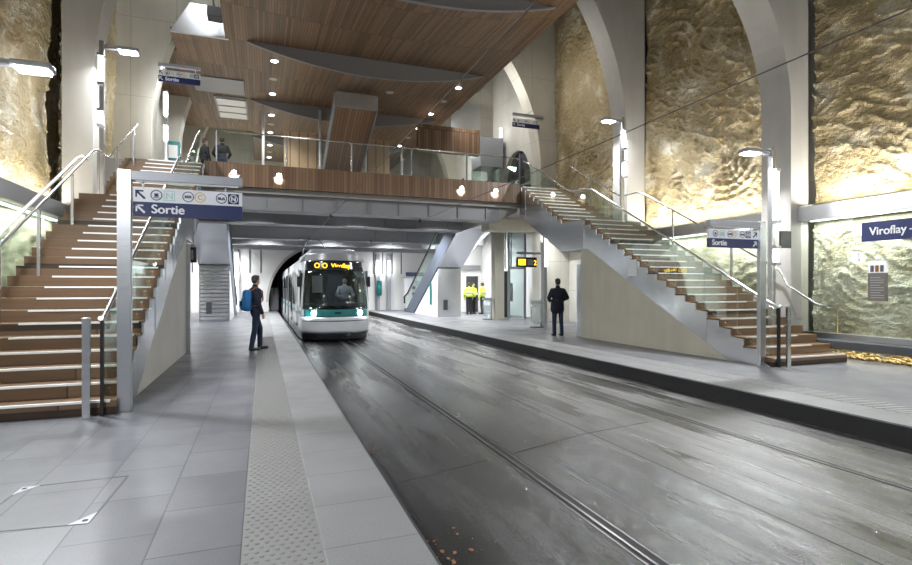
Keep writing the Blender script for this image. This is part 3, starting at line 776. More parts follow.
# soffit lights
for i, (x, y) in enumerate([(-.1, 19.6), (0, 24.6), (.1, 29.2), (3.6, 19.6), (7.0, 19.6), (3.6, 24.6), (7.0, 24.6), (7, 29.2), (-2.7, 23.5), (-2.7, 31.5), (10.5, 30.0), (9.9, 25.5), (10.8, 19.0), (3.6, 29.2)]):
    t = thing('soffit_light', 'flat square light on the grey underside of the upper floor', 'ceiling light', (x, y, 4.42), 0, 'lights under the upper floor')
    bm = B(); box(bm, x - .16, x + .16, y - .16, y + .16, 4.385, 4.42); obj('frame', bm, 'steelgrey', t)
    bm = B(); box(bm, x - .13, x + .13, y - .13, y + .13, 4.375, 4.385); obj('lens', bm, 'lamp', t)
    light('AREA', (x, y, 4.35), 300 if y > 20 else 130, size=.5, col=COOL, spread=2.6, parent=t)

# upper floor: poles, escalator box, panels
for x, y, label in ((.05, 25.3, 'leftmost pale steel pole hanging from the wooden ceiling'), (2.5, 24.9, 'pale steel pole left of the boxed upper escalator'), (4.58, 24.9, 'pale steel pole right of the boxed upper escalator'), (7.55, 29.6, 'pale steel pole near the right end of the wooden ceiling')):
    t = thing('ceiling_pole', label, 'pole', (x, y, DZ))
    bm = B(); tube(bm, [(x, y, DZ), (x, y, 9.6)], .06, 12); obj('shaft', bm, 'white', t)
    bm = B(); lathe(bm, (x, y, DZ), [(.14, 0), (.14, .03), (.07, .05)], 14); obj('foot', bm, 'steel', t)
t = thing('upper_escalator', 'boxed escalator with steel front sloping down from the wooden ceiling to the upper floor', 'escalator', (3.4, 24, DZ))
bm = B(); prism(bm, [(21.2, 8.62), (21.2, 9.15), (22, 9.1), (25.5, 7.3), (25.5, 6.75)], 'X', 2.72, 4.36); obj('truss', bm, 'wallwood', t)
bm = B(); box(bm, 2.75, 4.33, 25.3, 25.5, DZ, 6.75); obj('lower_glazing', bm, 'tramglass', t)
bm = B(); box(bm, 2.68, 4.4, 21.14, 21.2, 8.6, 9.2); obj('front_panel', bm, 'sheet', t)
for x in (2.68, 4.36):
    bm = B(); prism(bm, [(21.2, 8.55), (21.2, 9.18), (25.5, 7.35), (25.5, 6.65)], 'X', x, x + .04); obj('side_panel', bm, 'steelgrey', t)
for x0, x1, lb in ((.95, 2.45, 'tan wooden screen wall left of the boxed upper escalator'), (4.75, 5.9, 'tan wooden screen wall right of the boxed upper escalator')):
    bm = B(); box(bm, x0, x1, 25.6, 25.75, DZ, 8.7); setp(obj('screen_wall', bm, 'tanwood', base=((x0 + x1) / 2, 25.7, DZ)), lb, 'screen wall')
bm = B(); box(bm, 6.9, 10.05, 24.0, 24.25, 7.95, 9.2); struct('beam_wood', bm, 'wallwood', 'wood clad beam under the far end of the ceiling')
bm = B(); box(bm, 8.7, 10.3, 24.5, 24.6, 9.0, 10.6); struct('wall_far_steel', bm, 'steel')
t = thing('lift_head', 'grey boxed top of the lift at the right end of the upper floor', 'lift housing', (10.6, 24.5, DZ))
bm = B(); box(bm, 10.08, 11.25, 24.0, 25.2, 7.45, 8.9, .02); obj('cabin_head', bm, 'steelgrey', t)
bm = B(); box(bm, 10.08, 10.1, 24.0, 25.2, DZ, 7.45); obj('glass_side', bm, 'liftglass', t)
bm = B(); box(bm, 10.08, 11.2, 23.98, 24.0, DZ, 7.45); obj('glass_side', bm, 'liftglass', t)
bm = B(); box(bm, 11.2, 11.28, 23.95, 24.03, DZ, 9.0); obj('post', bm, 'steelgrey', t)
bm = B(); box(bm, 11.1, 11.22, 23.9, 24.0, 8.95, 9.4); obj('lamp', bm, 'tube', t)
bm = B(); box(bm, 10.6, 10.9, 23.6, 23.8, DZ, DZ + 1.5); setp(obj('ticket_post', bm, 'teal', base=(10.75, 23.7, DZ)), 'teal post in front of the lift on the upper floor', 'post')
for yy in (20, 24, 28, 32, 35.5):
    light('AREA', (-2.6, yy, 9.0), 60, size=.6, col=COOL)  # bare fills added over the left of the upper floor, no lamps there
light('AREA', (-1.8, 33, 9.2), 260, size=1.2, col=(.97, 1, .95))  # added fill brightening the far left end of the upper floor
light('AREA', (9.8, 27.5, 9.0), 120, size=.8, col=COOL)  # added bare fill for the right side of the upper floor

# ------------------------------------------------------------------ lower escalators
def escalator(X, label, face):
    t = thing('escalator', label, 'escalator', (X(.6), 28, 0))
    S = lambda y: (31 - y) * .56
    x0, x1 = sorted((X(0), X(1.25)))
    bm = B(); prism(bm, [(31.6, 0), (31.6, .2), (31, .22), (21.8, 5.2), (21.5, 5.2), (21.5, 4.25), (22.0, 4.20), (29.4, .06), (29.4, 0)], 'X', x0, x1); obj('truss', bm, 'truss', t)
    # soffit sheet
    bm = B(); prism(bm, [(24.9, 2.53), (22.0, 4.16), (21.5, 4.30), (21.5, 4.26), (22.0, 4.11), (24.9, 2.48)], 'X', x0, x1); obj('soffit_sheet', bm, 'sheet', t)
    for u in (.03, 1.2):
        bm = B(); prism(bm, [(31.7, .2), (31.7, .9), (31, 1.05), (21.8, 6.1), (21.8, 5.2), (31, .25)], 'X', *sorted((X(u), X(u + .02)))); obj('glass_side', bm, 'glass', t)
        bm = B(); tube(bm, [(X(u + .01), 31.7, .5), (X(u + .01), 31.75, .9), (X(u + .01), 31, 1.1), (X(u + .01), 21.8, 6.15), (X(u + .01), 21.55, 6.2)], .045, 8); obj('handrail', bm, 'black', t)
    # infill box below
    bm = B(); prism(bm, [(25.1, 0), (29.3, 0), (25.1, 2.32)], 'X', *sorted((X(.02), X(1.23)))); obj('side_infill', bm, 'whitewall', t)
    bm = B(); box(bm, x0 + .02, x1 - .02, 25.0, 25.1, 0, 2.42); s = obj('front_shutter', bm, face, t)
    if face == 'steel':
        bm = B()
        for k in range(14): box(bm, x0 + .08, x1 - .08, 24.985, 25.0, .1 + k * .165, .2 + k * .165)
        obj('slat', bm, 'sheet', s)
    bm = B(); box(bm, x0 + .3, x0 + .52, 24.97, 25.0, .35, .85); obj('hatch', bm, 'dgrey', t)
    return t
escalator(lambda u: 8.2 + u, 'right escalator with shiny sloping underside above the reflective panel', 'sheet')
escalator(lambda u: -1.3 - u, 'left escalator with steel underside above a closed steel shutter', 'steel')
# curved metal drapes beside right escalator soffit
bm = B(); gridsurf(bm, 10, 6, lambda u, v: (9.46 + .68 * u, 22.2 + 2.4 * v, 4.3 - .5 * math.sin(u * PI * .5) * v - 1.5 * v * (1 - u) - .05)); setp(obj('soffit_fairing', bm, 'steelbright', base=(9.8, 23.4, 4.0)), 'curved steel fairing beside the right escalator underside', 'metal fairing')

# glass lift, lower level
t = thing('glass_lift', 'glass walled lift behind the amber departure display', 'lift', (11.3, 23.1, 0))
for x in (10.86, 11.72):
    bm = B(); box(bm, x - .04, x + .04, 22.4, 22.5, 0, 4.4); obj('frame_post', bm, 'steelgrey', t)
bm = B(); box(bm, 10.86, 11.72, 22.42, 22.5, 2.35, 2.45); obj('transom', bm, 'steelgrey', t)
bm = B(); box(bm, 10.9, 11.68, 22.44, 22.455, .05, 2.35); obj('door', bm, 'liftglass', t)
bm = B(); box(bm, 10.9, 11.68, 22.44, 22.455, 2.45, 4.4); obj('upper_pane', bm, 'liftglass', t)
bm = B(); box(bm, 11.0, 11.7, 24.0, 24.06, 0, 2.3); obj('back_door', bm, 'dgrey', t)
bm = B(); box(bm, 11.36, 11.56, 23.4, 23.5, .8, 1.7); p = obj('call_panel', bm, 'steel', t)
bm = B(); box(bm, 11.40, 11.52, 23.38, 23.4, 1.3, 1.6); obj('screen', bm, 'whitewall', p)
for k in range(5):
    bm = B(); box(bm, 10.95 + k * .16, 11.0 + k * .16, 23.7, 23.76, 2.4, 4.3); obj('shaft_bar', bm, 'steeldark', t)

# ------------------------------------------------------------------ lamps on pillars
def pillar_lamp(x, y, zarm, dirx, ln, label, e, z_base=0, tube_rng=None, dy=0):
    t = thing('pillar_lamp', label, 'lamp', (x, y, z_base))
    bm = B(); box(bm, x - .05, x + .05, y - .06, y + .06, z_base, zarm + .15, .01); obj('column', bm, 'steel', t)
    bm = B(); tube(bm, [(x, y, zarm), (x + dirx * ln, y + dy, zarm + .02)], .035, 10); tube(bm, [(x, y, zarm + .08), (x + dirx * ln * .8, y + dy, zarm + .06)], .02, 8); obj('arm', bm, 'steelgrey', t)
    a, b = sorted((x + dirx * (ln - .1), x + dirx * (ln + .34)))
    bm = B(); box(bm, a, b, y + dy - .13, y + dy + .13, zarm - .02, zarm + .06, .02); h = obj('lamp_head', bm, 'steelgrey', t)
    bm = B(); box(bm, a + .04, b - .04, y + dy - .11, y + dy + .11, zarm - .05, zarm - .02, .01); o_ = obj('lens', bm, 'headlight', None); o_.parent = h; o_.location = -wloc(h)
    light('AREA', ((a + b) / 2, y + dy, zarm - .07), e, (0, dirx * -.35, 0), .4, .25, COOL, parent=t)
    for z0, z1 in (tube_rng or ()):
        bm = B(); tube(bm, [(x - .0, y - .11, z0), (x, y - .11, z1)], .055, 12); obj('tube', bm, 'tube', t)
        light('POINT', (x + dirx * .05, y - .25, (z0 + z1) / 2), 11, radius=.15, col=COOL, parent=t)
        for z in (z0, z1):
            bm = B(); box(bm, x - .07, x + .07, y - .17, y - .04, z - .03, z + .03); obj('bracket', bm, 'steel', t)
pillar_lamp(10.36, 8.4, 4.36, -1, .5, 'lamp on a steel column in front of the nearest right pillar', 420, 0, ((2.9, 4.0), (2.0, 2.35)))
pillar_lamp(10.84, 14.1, 6.78, -1, .4, 'lamp high on the second right pillar', 480, 3.52, ((5.9, 6.5), (5.0, 5.5)))
pillar_lamp(-3.42, 14.1, 6.95, 1, .4, 'lamp high on the left pillar with an upright tube below it', 480, 3.52, ((6.1, 6.75), (5.15, 5.5)))
pillar_lamp(-3.35, 8.4, 4.36, 1, .42, 'lamp with a wide bright head at the left edge of the photo', 420, 1.17, ((2.9, 3.9),))
t = thing('wall_tube_lamp', 'two upright lamp tubes on the third left pillar below the hanging sign', 'lamp', (-3.0, 19.85, DZ))
bm = B(); box(bm, -3.05, -2.95, 19.85, 19.98, DZ, 8.05, .01); obj('column', bm, 'steel', t)
for z0, z1 in ((7.2, 7.95), (6.35, 6.85)):
    bm = B(); tube(bm, [(-3.0, 19.78, z0), (-3.0, 19.78, z1)], .07, 12); obj('tube', bm, 'tube', t)
    light('POINT', (-2.9, 19.5, (z0 + z1) / 2), 40, radius=.15, col=COOL, parent=t)
# lamps of the hall behind the viewer
for x, sg, lb in ((-3.35, 1, 'lamp on the left pillar behind the viewer'), (10.55, -1, 'lamp on the right pillar behind the viewer')):
    pillar_lamp(x, 2.7, 4.4, sg, .5, lb, 460, 0)

# ------------------------------------------------------------------ signs
SR = (PI / 2, 0, 0)
def arrow(bm, cx, y, cz_, s, right):
    k = 1 if right else -1; th = .02 * s / .1; w = .16 * s
    def P_(a, b): return (cx + k * a, cz_ + b)
    prism(bm, [P_(-s * .5 - w * .2, -s * .5 + w * .8), P_(-s * .5 + w * .8, -s * .5 - w * .2), P_(s * .4, s * .4 - w), P_(s * .4 - w, s * .4)], 'Y', y - .003, y)
    prism(bm, [P_(s * .5, s * .5), P_(-s * .3, s * .5), P_(-s * .3, s * .5 - w * 1.1), P_(s * .5, s * .5 - w * 1.1)], 'Y', y - .003, y)
    prism(bm, [P_(s * .5, s * .5), P_(s * .5, -s * .3), P_(s * .5 - w * 1.1, -s * .3), P_(s * .5 - w * 1.1, s * .5)], 'Y', y - .003, y)
def ring(bm, cx, y, cz_, r, w, n=24):
    for k in range(n):
        a, b = 2 * PI * k / n, 2 * PI * (k + 1) / n
        prism(bm, [(cx + q * math.cos(t_), cz_ + q * math.sin(t_)) for q, t_ in ((r, a), (r, b), (r - w, b), (r - w, a))], 'Y', y - .003, y)
def sqring(bm, cx, y, cz_, r, w):
    for a in ((-r, r, r - w, r), (-r, r, -r, -r + w)): box(bm, cx + a[0], cx + a[1], y - .003, y, cz_ + a[2], cz_ + a[3])
    for a in ((-r, -r + w), (r - w, r)): box(bm, cx + a[0], cx + a[1], y - .003, y, cz_ - r, cz_ + r)
def sign_panel(t, x0, x1, y, z0, z1, right, split=.5, rev=False, simple=False):
    zm = z0 + (z1 - z0) * split; h = zm - z0; H = z1 - zm
    bm = B(); box(bm, x0, x1, y, y + .05, zm, z1); p = obj('icon_panel', bm, 'signwhite', t)
    bm = B(); box(bm, x0, x1, y, y + .05, z0, zm - .001); q = obj('exit_panel', bm, 'signblue', t)
    w = x1 - x0
    text('Sortie', h * .86, ((x0 + w * .16) if not right else (x0 + .06 * w), y - .003, z0 + h * .24), SR, 'signwhite', q, .0045 * h / .17)
    s = H * .62
    ax = x0 + w * .065 if not right else x1 - w * .065
    bm = B(); arrow(bm, ax, y, zm + H * .5, s, right); obj('arrow', bm, 'signblue', p)
    bm = B(); arrow(bm, ax, y, z0 + h * .5, s * .95, right); obj('arrow', bm, 'signwhite', q)
    zc = zm + H * .5; r = H * .37
    fx = (lambda f: x0 + w * f) if not right else (lambda f: x0 + w * {.205: .13, .32: .26, .49: .42, .60: .50, .80: .67, .915: .79}[f])
    # tram symbol
    bm = B(); ring(bm, fx(.205), y, zc, r, r * .16); box(bm, fx(.205) - r * .34, fx(.205) + r * .34, y - .003, y, zc - r * .3, zc + r * .35); box(bm, fx(.205) - r * .5, fx(.205) + r * .5, y - .003, y, zc - r * .55, zc - r * .42); obj('tram_symbol', bm, 'signblue', p)
    bm = B(); sqring(bm, fx(.32), y, zc, r * .95, r * .12); obj('train_symbol', bm, 'palegreen', p)
    text('N', r * 1.7, (fx(.32), y - .003, zc - r * .6), SR, 'palegreen', p, .002, align='CENTER')
    bm = B(); ring(bm, fx(.49), y, zc, r, r * .14); obj('network_symbol', bm, 'signblue', p)
    text('RER', r * .72, (fx(.49), y - .003, zc - r * .26), SR, 'signblue', p, .002, align='CENTER')
    bm = B(); ring(bm, fx(.60), y, zc, r, r * .16); obj('line_symbol', bm, 'paleinkc', p)
    text('C', r * 1.35, (fx(.60), y - .003, zc - r * .46), SR, 'paleinkc', p, .002, align='CENTER')
    bm = B(); ring(bm, fx(.80), y, zc, r, r * .14); obj('bus_symbol', bm, 'signblue', p)
    text('BUS', r * .72, (fx(.80), y - .003, zc - r * .26), SR, 'signblue', p, .002, align='CENTER')
    bm = B(); box(bm, fx(.915) - r, fx(.915) + r, y - .002, y, zc - r, zc + r); nb = obj('night_bus_symbol', bm, 'signblue', p)
    bm = B(); ring(bm, fx(.915), y - .002, zc, r * .82, r * .14); rr = obj('ring', bm, 'signwhite', t); rr.name = 'symbol_ring'
    text('N', r * 1.2, (fx(.915), y - .005, zc - r * .43), SR, 'signwhite', t, .004, align='CENTER')
def gantry(xp, y, x0, x1, right, label, ztop=2.92):
    t = thing('direction_sign', label, 'sign', (xp, y, 0))
    bm = B(); box(bm, xp - .075, xp + .075, y - .04, y + .04, 0, ztop, .006); obj('post', bm, 'steel', t)
    a, b = (xp + .075, x1) if not right else (x0, xp - .075)
    bm = B(); box(bm, a, b, y - .05, y + .05, ztop - .125, ztop - .015, .005); obj('arm', bm, 'steelgrey', t)
    bm = B(); box(bm, a + .05, b - .05, y - .035, y + .035, ztop - .14, ztop - .125); obj('light_strip', bm, 'whitewall', t)
    for xx in (a + .12, b - .2):
        bm = B(); tube(bm, [(xx, y, ztop - .13), (xx, y, ztop - .22)], .012, 8); obj('hanger', bm, 'steel', t)
    return t
t = gantry(-1.56, 7.39, -1.49, -.24, False, 'blue and white exit sign on a steel post in front of the left staircase')
sign_panel(t, -1.47, -.24, 7.37, 2.365, 2.715, False)
t = gantry(8.91, 7.44, 7.6, 8.8, True, 'blue and white exit sign on a steel post in front of the right staircase', 2.74)
sign_panel(t, 7.6, 8.80, 7.42, 2.225, 2.56, True)
def hanging(x0, x1, y, z0, z1, label, wallx, right):
    t = thing('hanging_sign', label, 'sign', ((x0 + x1) / 2, y, z0))
    bm = B(); box(bm, min(x0, wallx), max(x1, wallx), y - .05, y + .05, z1 + .12, z1 + .22); obj('arm', bm, 'steelgrey', t)
    for xx in (x0 + .15, x1 - .15):
        bm = B(); tube(bm, [(xx, y, z1), (xx, y, z1 + .14)], .012, 8); obj('hanger', bm, 'steel', t)
    sign_panel(t, x0, x1, y - .03, z0, z1, right)
hanging(-3.2, -1.95, 19.7, 8.27, 8.66, 'blue and white exit sign hanging high above the left staircase', -3.2, False)
hanging(9.8, 11.06, 19.9, 8.2, 8.55, 'blue and white exit sign hanging on the concrete wall above the right staircase', 11.25, False)
# station name on the wall
t = thing('station_name_sign', 'dark blue station name sign with white letters on the lit rock wall', 'sign', (11.44, 6.3, 2.41))
bm = B(); box(bm, 11.43, 11.47, 4.6, 7.25, 2.415, 2.80); p = obj('panel', bm, 'signblue', t)
text('Viroflay \u2013', .225, (11.427, 7.10, 2.535), (PI / 2, 0, -PI / 2), 'signwhite', p, .005, sx=.93)
t = thing('information_plaque', 'dark information plaque with a pale top on the glass right of the nearest pillar', 'plaque', (11.48, 6.98, 1.22))
bm = B(); box(bm, 11.46, 11.50, 6.81, 7.15, 1.22, 1.78); obj('panel', bm, 'plaque', t)
bm = B(); box(bm, 11.46, 11.50, 6.81, 7.15, 1.78, 2.02); h = obj('header', bm, 'offwhite', t)
for k in range(3):
    bm = B(); box(bm, 11.452, 11.46, 6.86 + k * .09, 6.92 + k * .09, 1.80, 1.93); obj('picture', bm, ('dgrey', 'leaf', 'dgrey')[k], t)
bm = B()
for k in range(9): box(bm, 11.455, 11.46, 6.86 + (.06 if k % 3 == 2 else 0), 7.1, 1.28 + k * .05, 1.292 + k * .05)
obj('text_rows', bm, 'steelgrey', t)
bm = B(); box(bm, 11.49, 11.51, 7.36, 7.48, 2.02, 2.2); setp(obj('wall_notice', bm, 'offwhite', base=(11.5, 7.42, 2.02)), 'small pale notice on the glass left of the plaque', 'notice')
# small dark board on right lamp column
bm = B(); box(bm, 10.58, 10.9, 8.36, 8.40, 2.35, 2.72); setp(obj('board', bm, 'dgrey', base=(10.7, 8.38, 2.35)), 'small dark board beside the lamp column at the right staircase', 'board')

# departure displays
def display(x0, x1, y, z0, z1, arm, label, px):
    t = thing('departure_display', label, 'display', ((x0 + x1) / 2, y, z0))
    bm = B(); box(bm, x0, x1, y, y + .14, z0, z1, .01); obj('housing', bm, 'tramdark', t)
    bm = B(); box(bm, x0 + .04, x0 + (x1 - x0) * .42, y - .004, y, z0 + .07, z1 - .07); obj('amber_field', bm, 'led', t)
    bm = B(); box(bm, x0 + (x1 - x0) * .5, x0 + (x1 - x0) * .8, y - .004, y, z0 + .07, z1 - .07); obj('grey_field', bm, 'steelgrey', t)
    if x1 - x0 > .5: text('2', (z1 - z0) * .7, (x1 - .14, y - .003, z0 + .08), SR, 'led', t, .003)
    if arm: 
        bm = B(); box(bm, x0, px, y + .04, y + .1, z1 + .12, z1 + .2); obj('arm', bm, 'steel', t)
        for xx in (x0 + .15, x1 - .15):
            bm = B(); tube(bm, [(xx, y + .07, z1), (xx, y + .07, z1 + .14)], .015, 8); obj('hanger', bm, 'steel', t)
        bm = B(); box(bm, px - .06, px + .06, y, y + .12, 0, 3.2); obj('post', bm, 'white', t)
    return t
display(8.98, 9.80, 17.8, 2.25, 2.62, True, 'black and amber departure display on a white post under the upper floor', 10.05)
display(-1.80, -1.46, 13.9, 2.08, 2.45, False, 'small amber display on the end of the left stair wall', 0)
bm = B(); box(bm, -1.66, -1.56, 13.58, 13.68, 0, 2.5); setp(obj('end_totem', bm, 'steel', base=(-1.6, 13.63, 0)), 'steel upright at the end of the left stair wall', 'post')
t = thing('service_totem', 'tall steel totem with a small screen at the end of the right stair wall', 'totem', (9.15, 13.9, 0))
bm = B(); box(bm, 9.05, 9.32, 13.65, 13.95, 0, 2.2, .01); obj('body', bm, 'steel', t)
bm = B(); box(bm, 9.07, 9.17, 13.63, 13.65, 1.75, 2.0); obj('screen', bm, 'tube', t)

# ------------------------------------------------------------------ bins
def bin_(x, y, label):
    t = thing('litter_bin', label, 'bin', (x, y, 0), 0, 'litter bins on the far platform')
    bm = B(); tube(bm, [(x + .22, y + .05, 0), (x + .22, y + .05, 1.05)], .035, 10); obj('post', bm, 'steel', t)
    bm = B()
    for k in range(20):
        a, b = 2 * PI * k / 20, 2 * PI * (k + 1) / 20
        prism(bm, [(x + q * math.cos(t_), y + q * math.sin(t_)) for q, t_ in ((.26, a), (.26, b), (.22, b), (.22, a))], 'Z', .92, 1.0)
    obj('rim', bm, 'steel', t)
    bm = B(); lathe(bm, (x, y, 0), [(.10, .12), (.19, .2), (.225, .5), (.225, .93)], 20); obj('bag', bm, 'binbag', t)
    bm = B(); lathe(bm, (x, y, 0), [(.25, 0), (.25, .03)], 20); obj('base', bm, 'steeldark', t)
bin_(9.62, 17.5, 'clear bag litter bin by the white display post'); bin_(9.85, 22.6, 'clear bag litter bin by the square concrete column')

# things along the end wall
for x, lb in ((7.0, 'left'), (7.75, 'right')):
    t = thing('tall_wall_lamp', 'tall white wall lamp on the end wall, %s' % ('nearer the tram' if lb == 'left' else 'further from the tram'), 'lamp', (x, 33.8, 0))
    bm = B(); box(bm, x - .13, x + .13, 33.75, 33.95, 0, 3.6, .01); obj('column', bm, 'steelgrey', t)
    bm = B(); box(bm, x - .09, x + .09, 33.72, 33.75, 2.3, 3.2); obj('lens', bm, 'tube', t)
    light('AREA', (x, 33.4, 2.7), 12, (PI / 2, 0, 0), .2, .9, COOL, parent=t)
t = thing('tall_wall_lamp', 'tall white wall lamp on the end wall left of the tunnel, behind the waiting man', 'lamp', (-1.4, 33.8, 0))
bm = B(); box(bm, -1.53, -1.27, 33.75, 33.95, 0, 3.6, .01); obj('column', bm, 'white', t)
bm = B(); box(bm, -1.49, -1.31, 33.72, 33.75, 1.6, 3.2); obj('lens', bm, 'tube', t)
light('AREA', (-1.4, 33.4, 2.7), 15, (PI / 2, 0, 0), .2, .9, COOL, parent=t)
t = thing('help_point', 'teal help point post in front of the end wall', 'help point', (7.0, 33.4, 0))
bm = B(); box(bm, 6.93, 7.07, 33.35, 33.45, 0, 1.0); obj('post', bm, 'steelgrey', t)
bm = B(); tube(bm, [(7.0, 33.3, .95), (7.0, 33.3, 1.9)], .17, 14); obj('terminal', bm, 'teal', t)
t = thing('ticket_machine', 'white ticket machine block with a blue header by the far escalator foot', 'ticket machine', (9.2, 33.3, 0))
bm = B(); box(bm, 8.6, 10.0, 33.1, 33.8, 0, 2.1, .02); obj('body', bm, 'white', t)
bm = B(); box(bm, 8.7, 9.9, 33.07, 33.1, 2.2, 2.45); obj('header', bm, 'signblue', t)
for z in (1.35, .95):
    bm = B(); box(bm, 9.1, 9.3, 33.07, 33.1, z, z + .2); obj('slot', bm, 'dgrey', t)
bm = B(); box(bm, 8.15, 8.18, 26.0, 26.2, .6, 1.75); setp(obj('info_pillar', bm, 'teal', base=(8.17, 26.1, .6)), 'narrow teal panel on the white side of the right escalator', 'panel')
# staff room wall with dark opening
bm = B(); box(bm, 9.6, 12.5, 29.6, 29.8, 0, 4.42); struct('wall_office', bm, 'whitewall')
bm = B(); box(bm, 11.5, 12.25, 29.54, 29.59, 0, 2.15); setp(obj('office_door', bm, 'tramdark', base=(11.9, 29.57, 0)), 'dark doorway behind the workers in yellow vests', 'door')
bm = B(); box(bm, 11.0, 12.4, 29.5, 29.59, 2.5, 2.8); setp(obj('wall_panel', bm, 'beamgrey', base=(11.7, 29.55, 2.5)), 'grey panel above the dark doorway of the office', 'panel')
bm = B(); tube(bm, [(11.5, 25.6, 2.4), (11.5, 25.6, 4.44)], .07, 10); setp(obj('tube_lamp', bm, 'tube', base=(11.5, 25.6, 2.4)), 'upright lamp tube left of the square concrete column', 'lamp')
bm = B(); tube(bm, [(10.5, 18.3, 2.3), (10.5, 18.3, 3.6)], .05, 10); setp(obj('tube_lamp', bm, 'tube', base=(10.5, 18.3, 2.3)), 'upright lamp tube right of the departure display', 'lamp')
light('AREA', (10.9, 26, 4.2), 130, size=.8, col=COOL)  # bare fill added below the soffit for the staff area
light('AREA', (10.6, 28.6, 4.2), 90, size=.8, col=COOL)  # second added fill, in front of the office wall, without a lamp
light('POINT', (10.4, 18.0, 3.0), 40, radius=.2, col=COOL)
bm = B(); box(bm, 10.44, 10.56, 18.36, 18.48, 0, 4.4); struct('column_steel', bm, 'steel')

# ------------------------------------------------------------------ tram
TX, TW = 2.27, 1.1
t = thing('tram', 'silver and teal tram arriving with lit headlights and amber display', 'tram', (TX, 24, -.24))
def fy(s, z):
    lean = .42 * max(0, (z - .55) / 2.05) ** 1.7 + (.05 * max(0, (.2 - z) / .4) ** 2)
    return 17.10 + .62 * abs(s) ** 2.8 + lean
def fx_(s, z):
    w = TW * (1 - .17 * max(0, (z - .7) / 1.9) ** 1.5 - .05 * max(0, (.3 - z) / .5) ** 2)
    return TX + w * s
def patch(name, s0, s1, z0, z1, mat, off=0, nu=24, nv=8, parent=None, thick=.03):
    bm = B()
    f = lambda u, v, o: (fx_(s0 + (s1 - s0) * u, z0 + (z1 - z0) * v), fy(s0 + (s1 - s0) * u, z0 + (z1 - z0) * v) - off + o, z0 + (z1 - z0) * v)
    gridsurf(bm, nu, nv, lambda u, v: f(u, v, 0))
    n = len(bm.verts)
    gridsurf(bm, nu, nv, lambda u, v: f(u, v, thick))
    # rim
    bm.verts.ensure_lookup_table()
    idx = lambda i, j, k: bm.verts[k * n + i * (nv + 1) + j]
    loop = [(i, 0) for i in range(nu)] + [(nu, j) for j in range(nv)] + [(i, nv) for i in range(nu, 0, -1)] + [(0, j) for j in range(nv, 0, -1)]
    for a, b in zip(loop, loop[1:] + loop[:1]): bm.faces.new((idx(*a, 0), idx(*b, 0), idx(*b, 1), idx(*a, 1)))
    return obj(name, bm, mat, parent or t)
patch('bumper', -1, 1, .04, .55, 'silver'); patch('bumper_line', -.96, .96, .40, .43, 'dgrey', .006, 24, 2)
patch('skirt', -.98, .98, -.19, .04, 'tramdark', .03)
patch('teal_band', -.93, .93, .55, .78, 'teal', .004); patch('corner_panel', -1, -.93, .55, .78, 'silver', nu=4); patch('corner_panel', .93, 1, .55, .78, 'silver', nu=4)
patch('windscreen', -.96, .96, .78, 2.02, 'windscreen', .004); 
for a, b in ((-1, -.96), (.96, 1)): patch('windscreen_pillar', a, b, .78, 2.36, 'silver', nu=4)
hd = patch('header', -.96, .96, 2.02, 2.36, 'tramdark', .006)
patch('roof_front', -1, 1, 2.36, 2.60, 'tramroof')
# destination display text
for s_, txt in ((0, '6'),):
    pass
bm = B(); yl = fy(0, 2.19) - .012
bm.free()
for cxx in (-.62, -.38):
    bm = B(); ring(bm, TX + cxx, yl, 2.19, .085, .028, 16); obj('route_ring', bm, 'led', hd)
text('Viroflay', .20, (TX - .18, yl - .002, 2.12), SR, 'led', hd, .006, sx=1)
# headlights
for sx_ in (-.66, .66):
    x = fx_(sx_, .68); yy = fy(sx_, .68)
    bm = B(); tube(bm, [(x, yy - .035, .67), (x, yy + .03, .67)], .085, 16); h = obj('headlight', bm, 'steel', t)
    bm = B(); tube(bm, [(x, yy - .045, .67), (x, yy - .036, .67)], .07, 16); obj('lens', bm, 'headlight', h)
    light('SPOT', (x, yy - .1, .67), 520, (math.radians(84), 0, 0), spot=1.5, radius=.06, col=COOL, parent=t)
bm = B(); box(bm, TX - .09, TX + .09, fy(0, .68) - .015, fy(0, .68), .65, .70); obj('badge', bm, 'tramdark', t)
# wiper
bm = B(); tube(bm, [(TX + .1, fy(.1, .85) - .02, .82), (TX - .6, fy(-.5, 1.1) - .03, 1.12)], .012, 6); obj('wiper', bm, 'black', t)
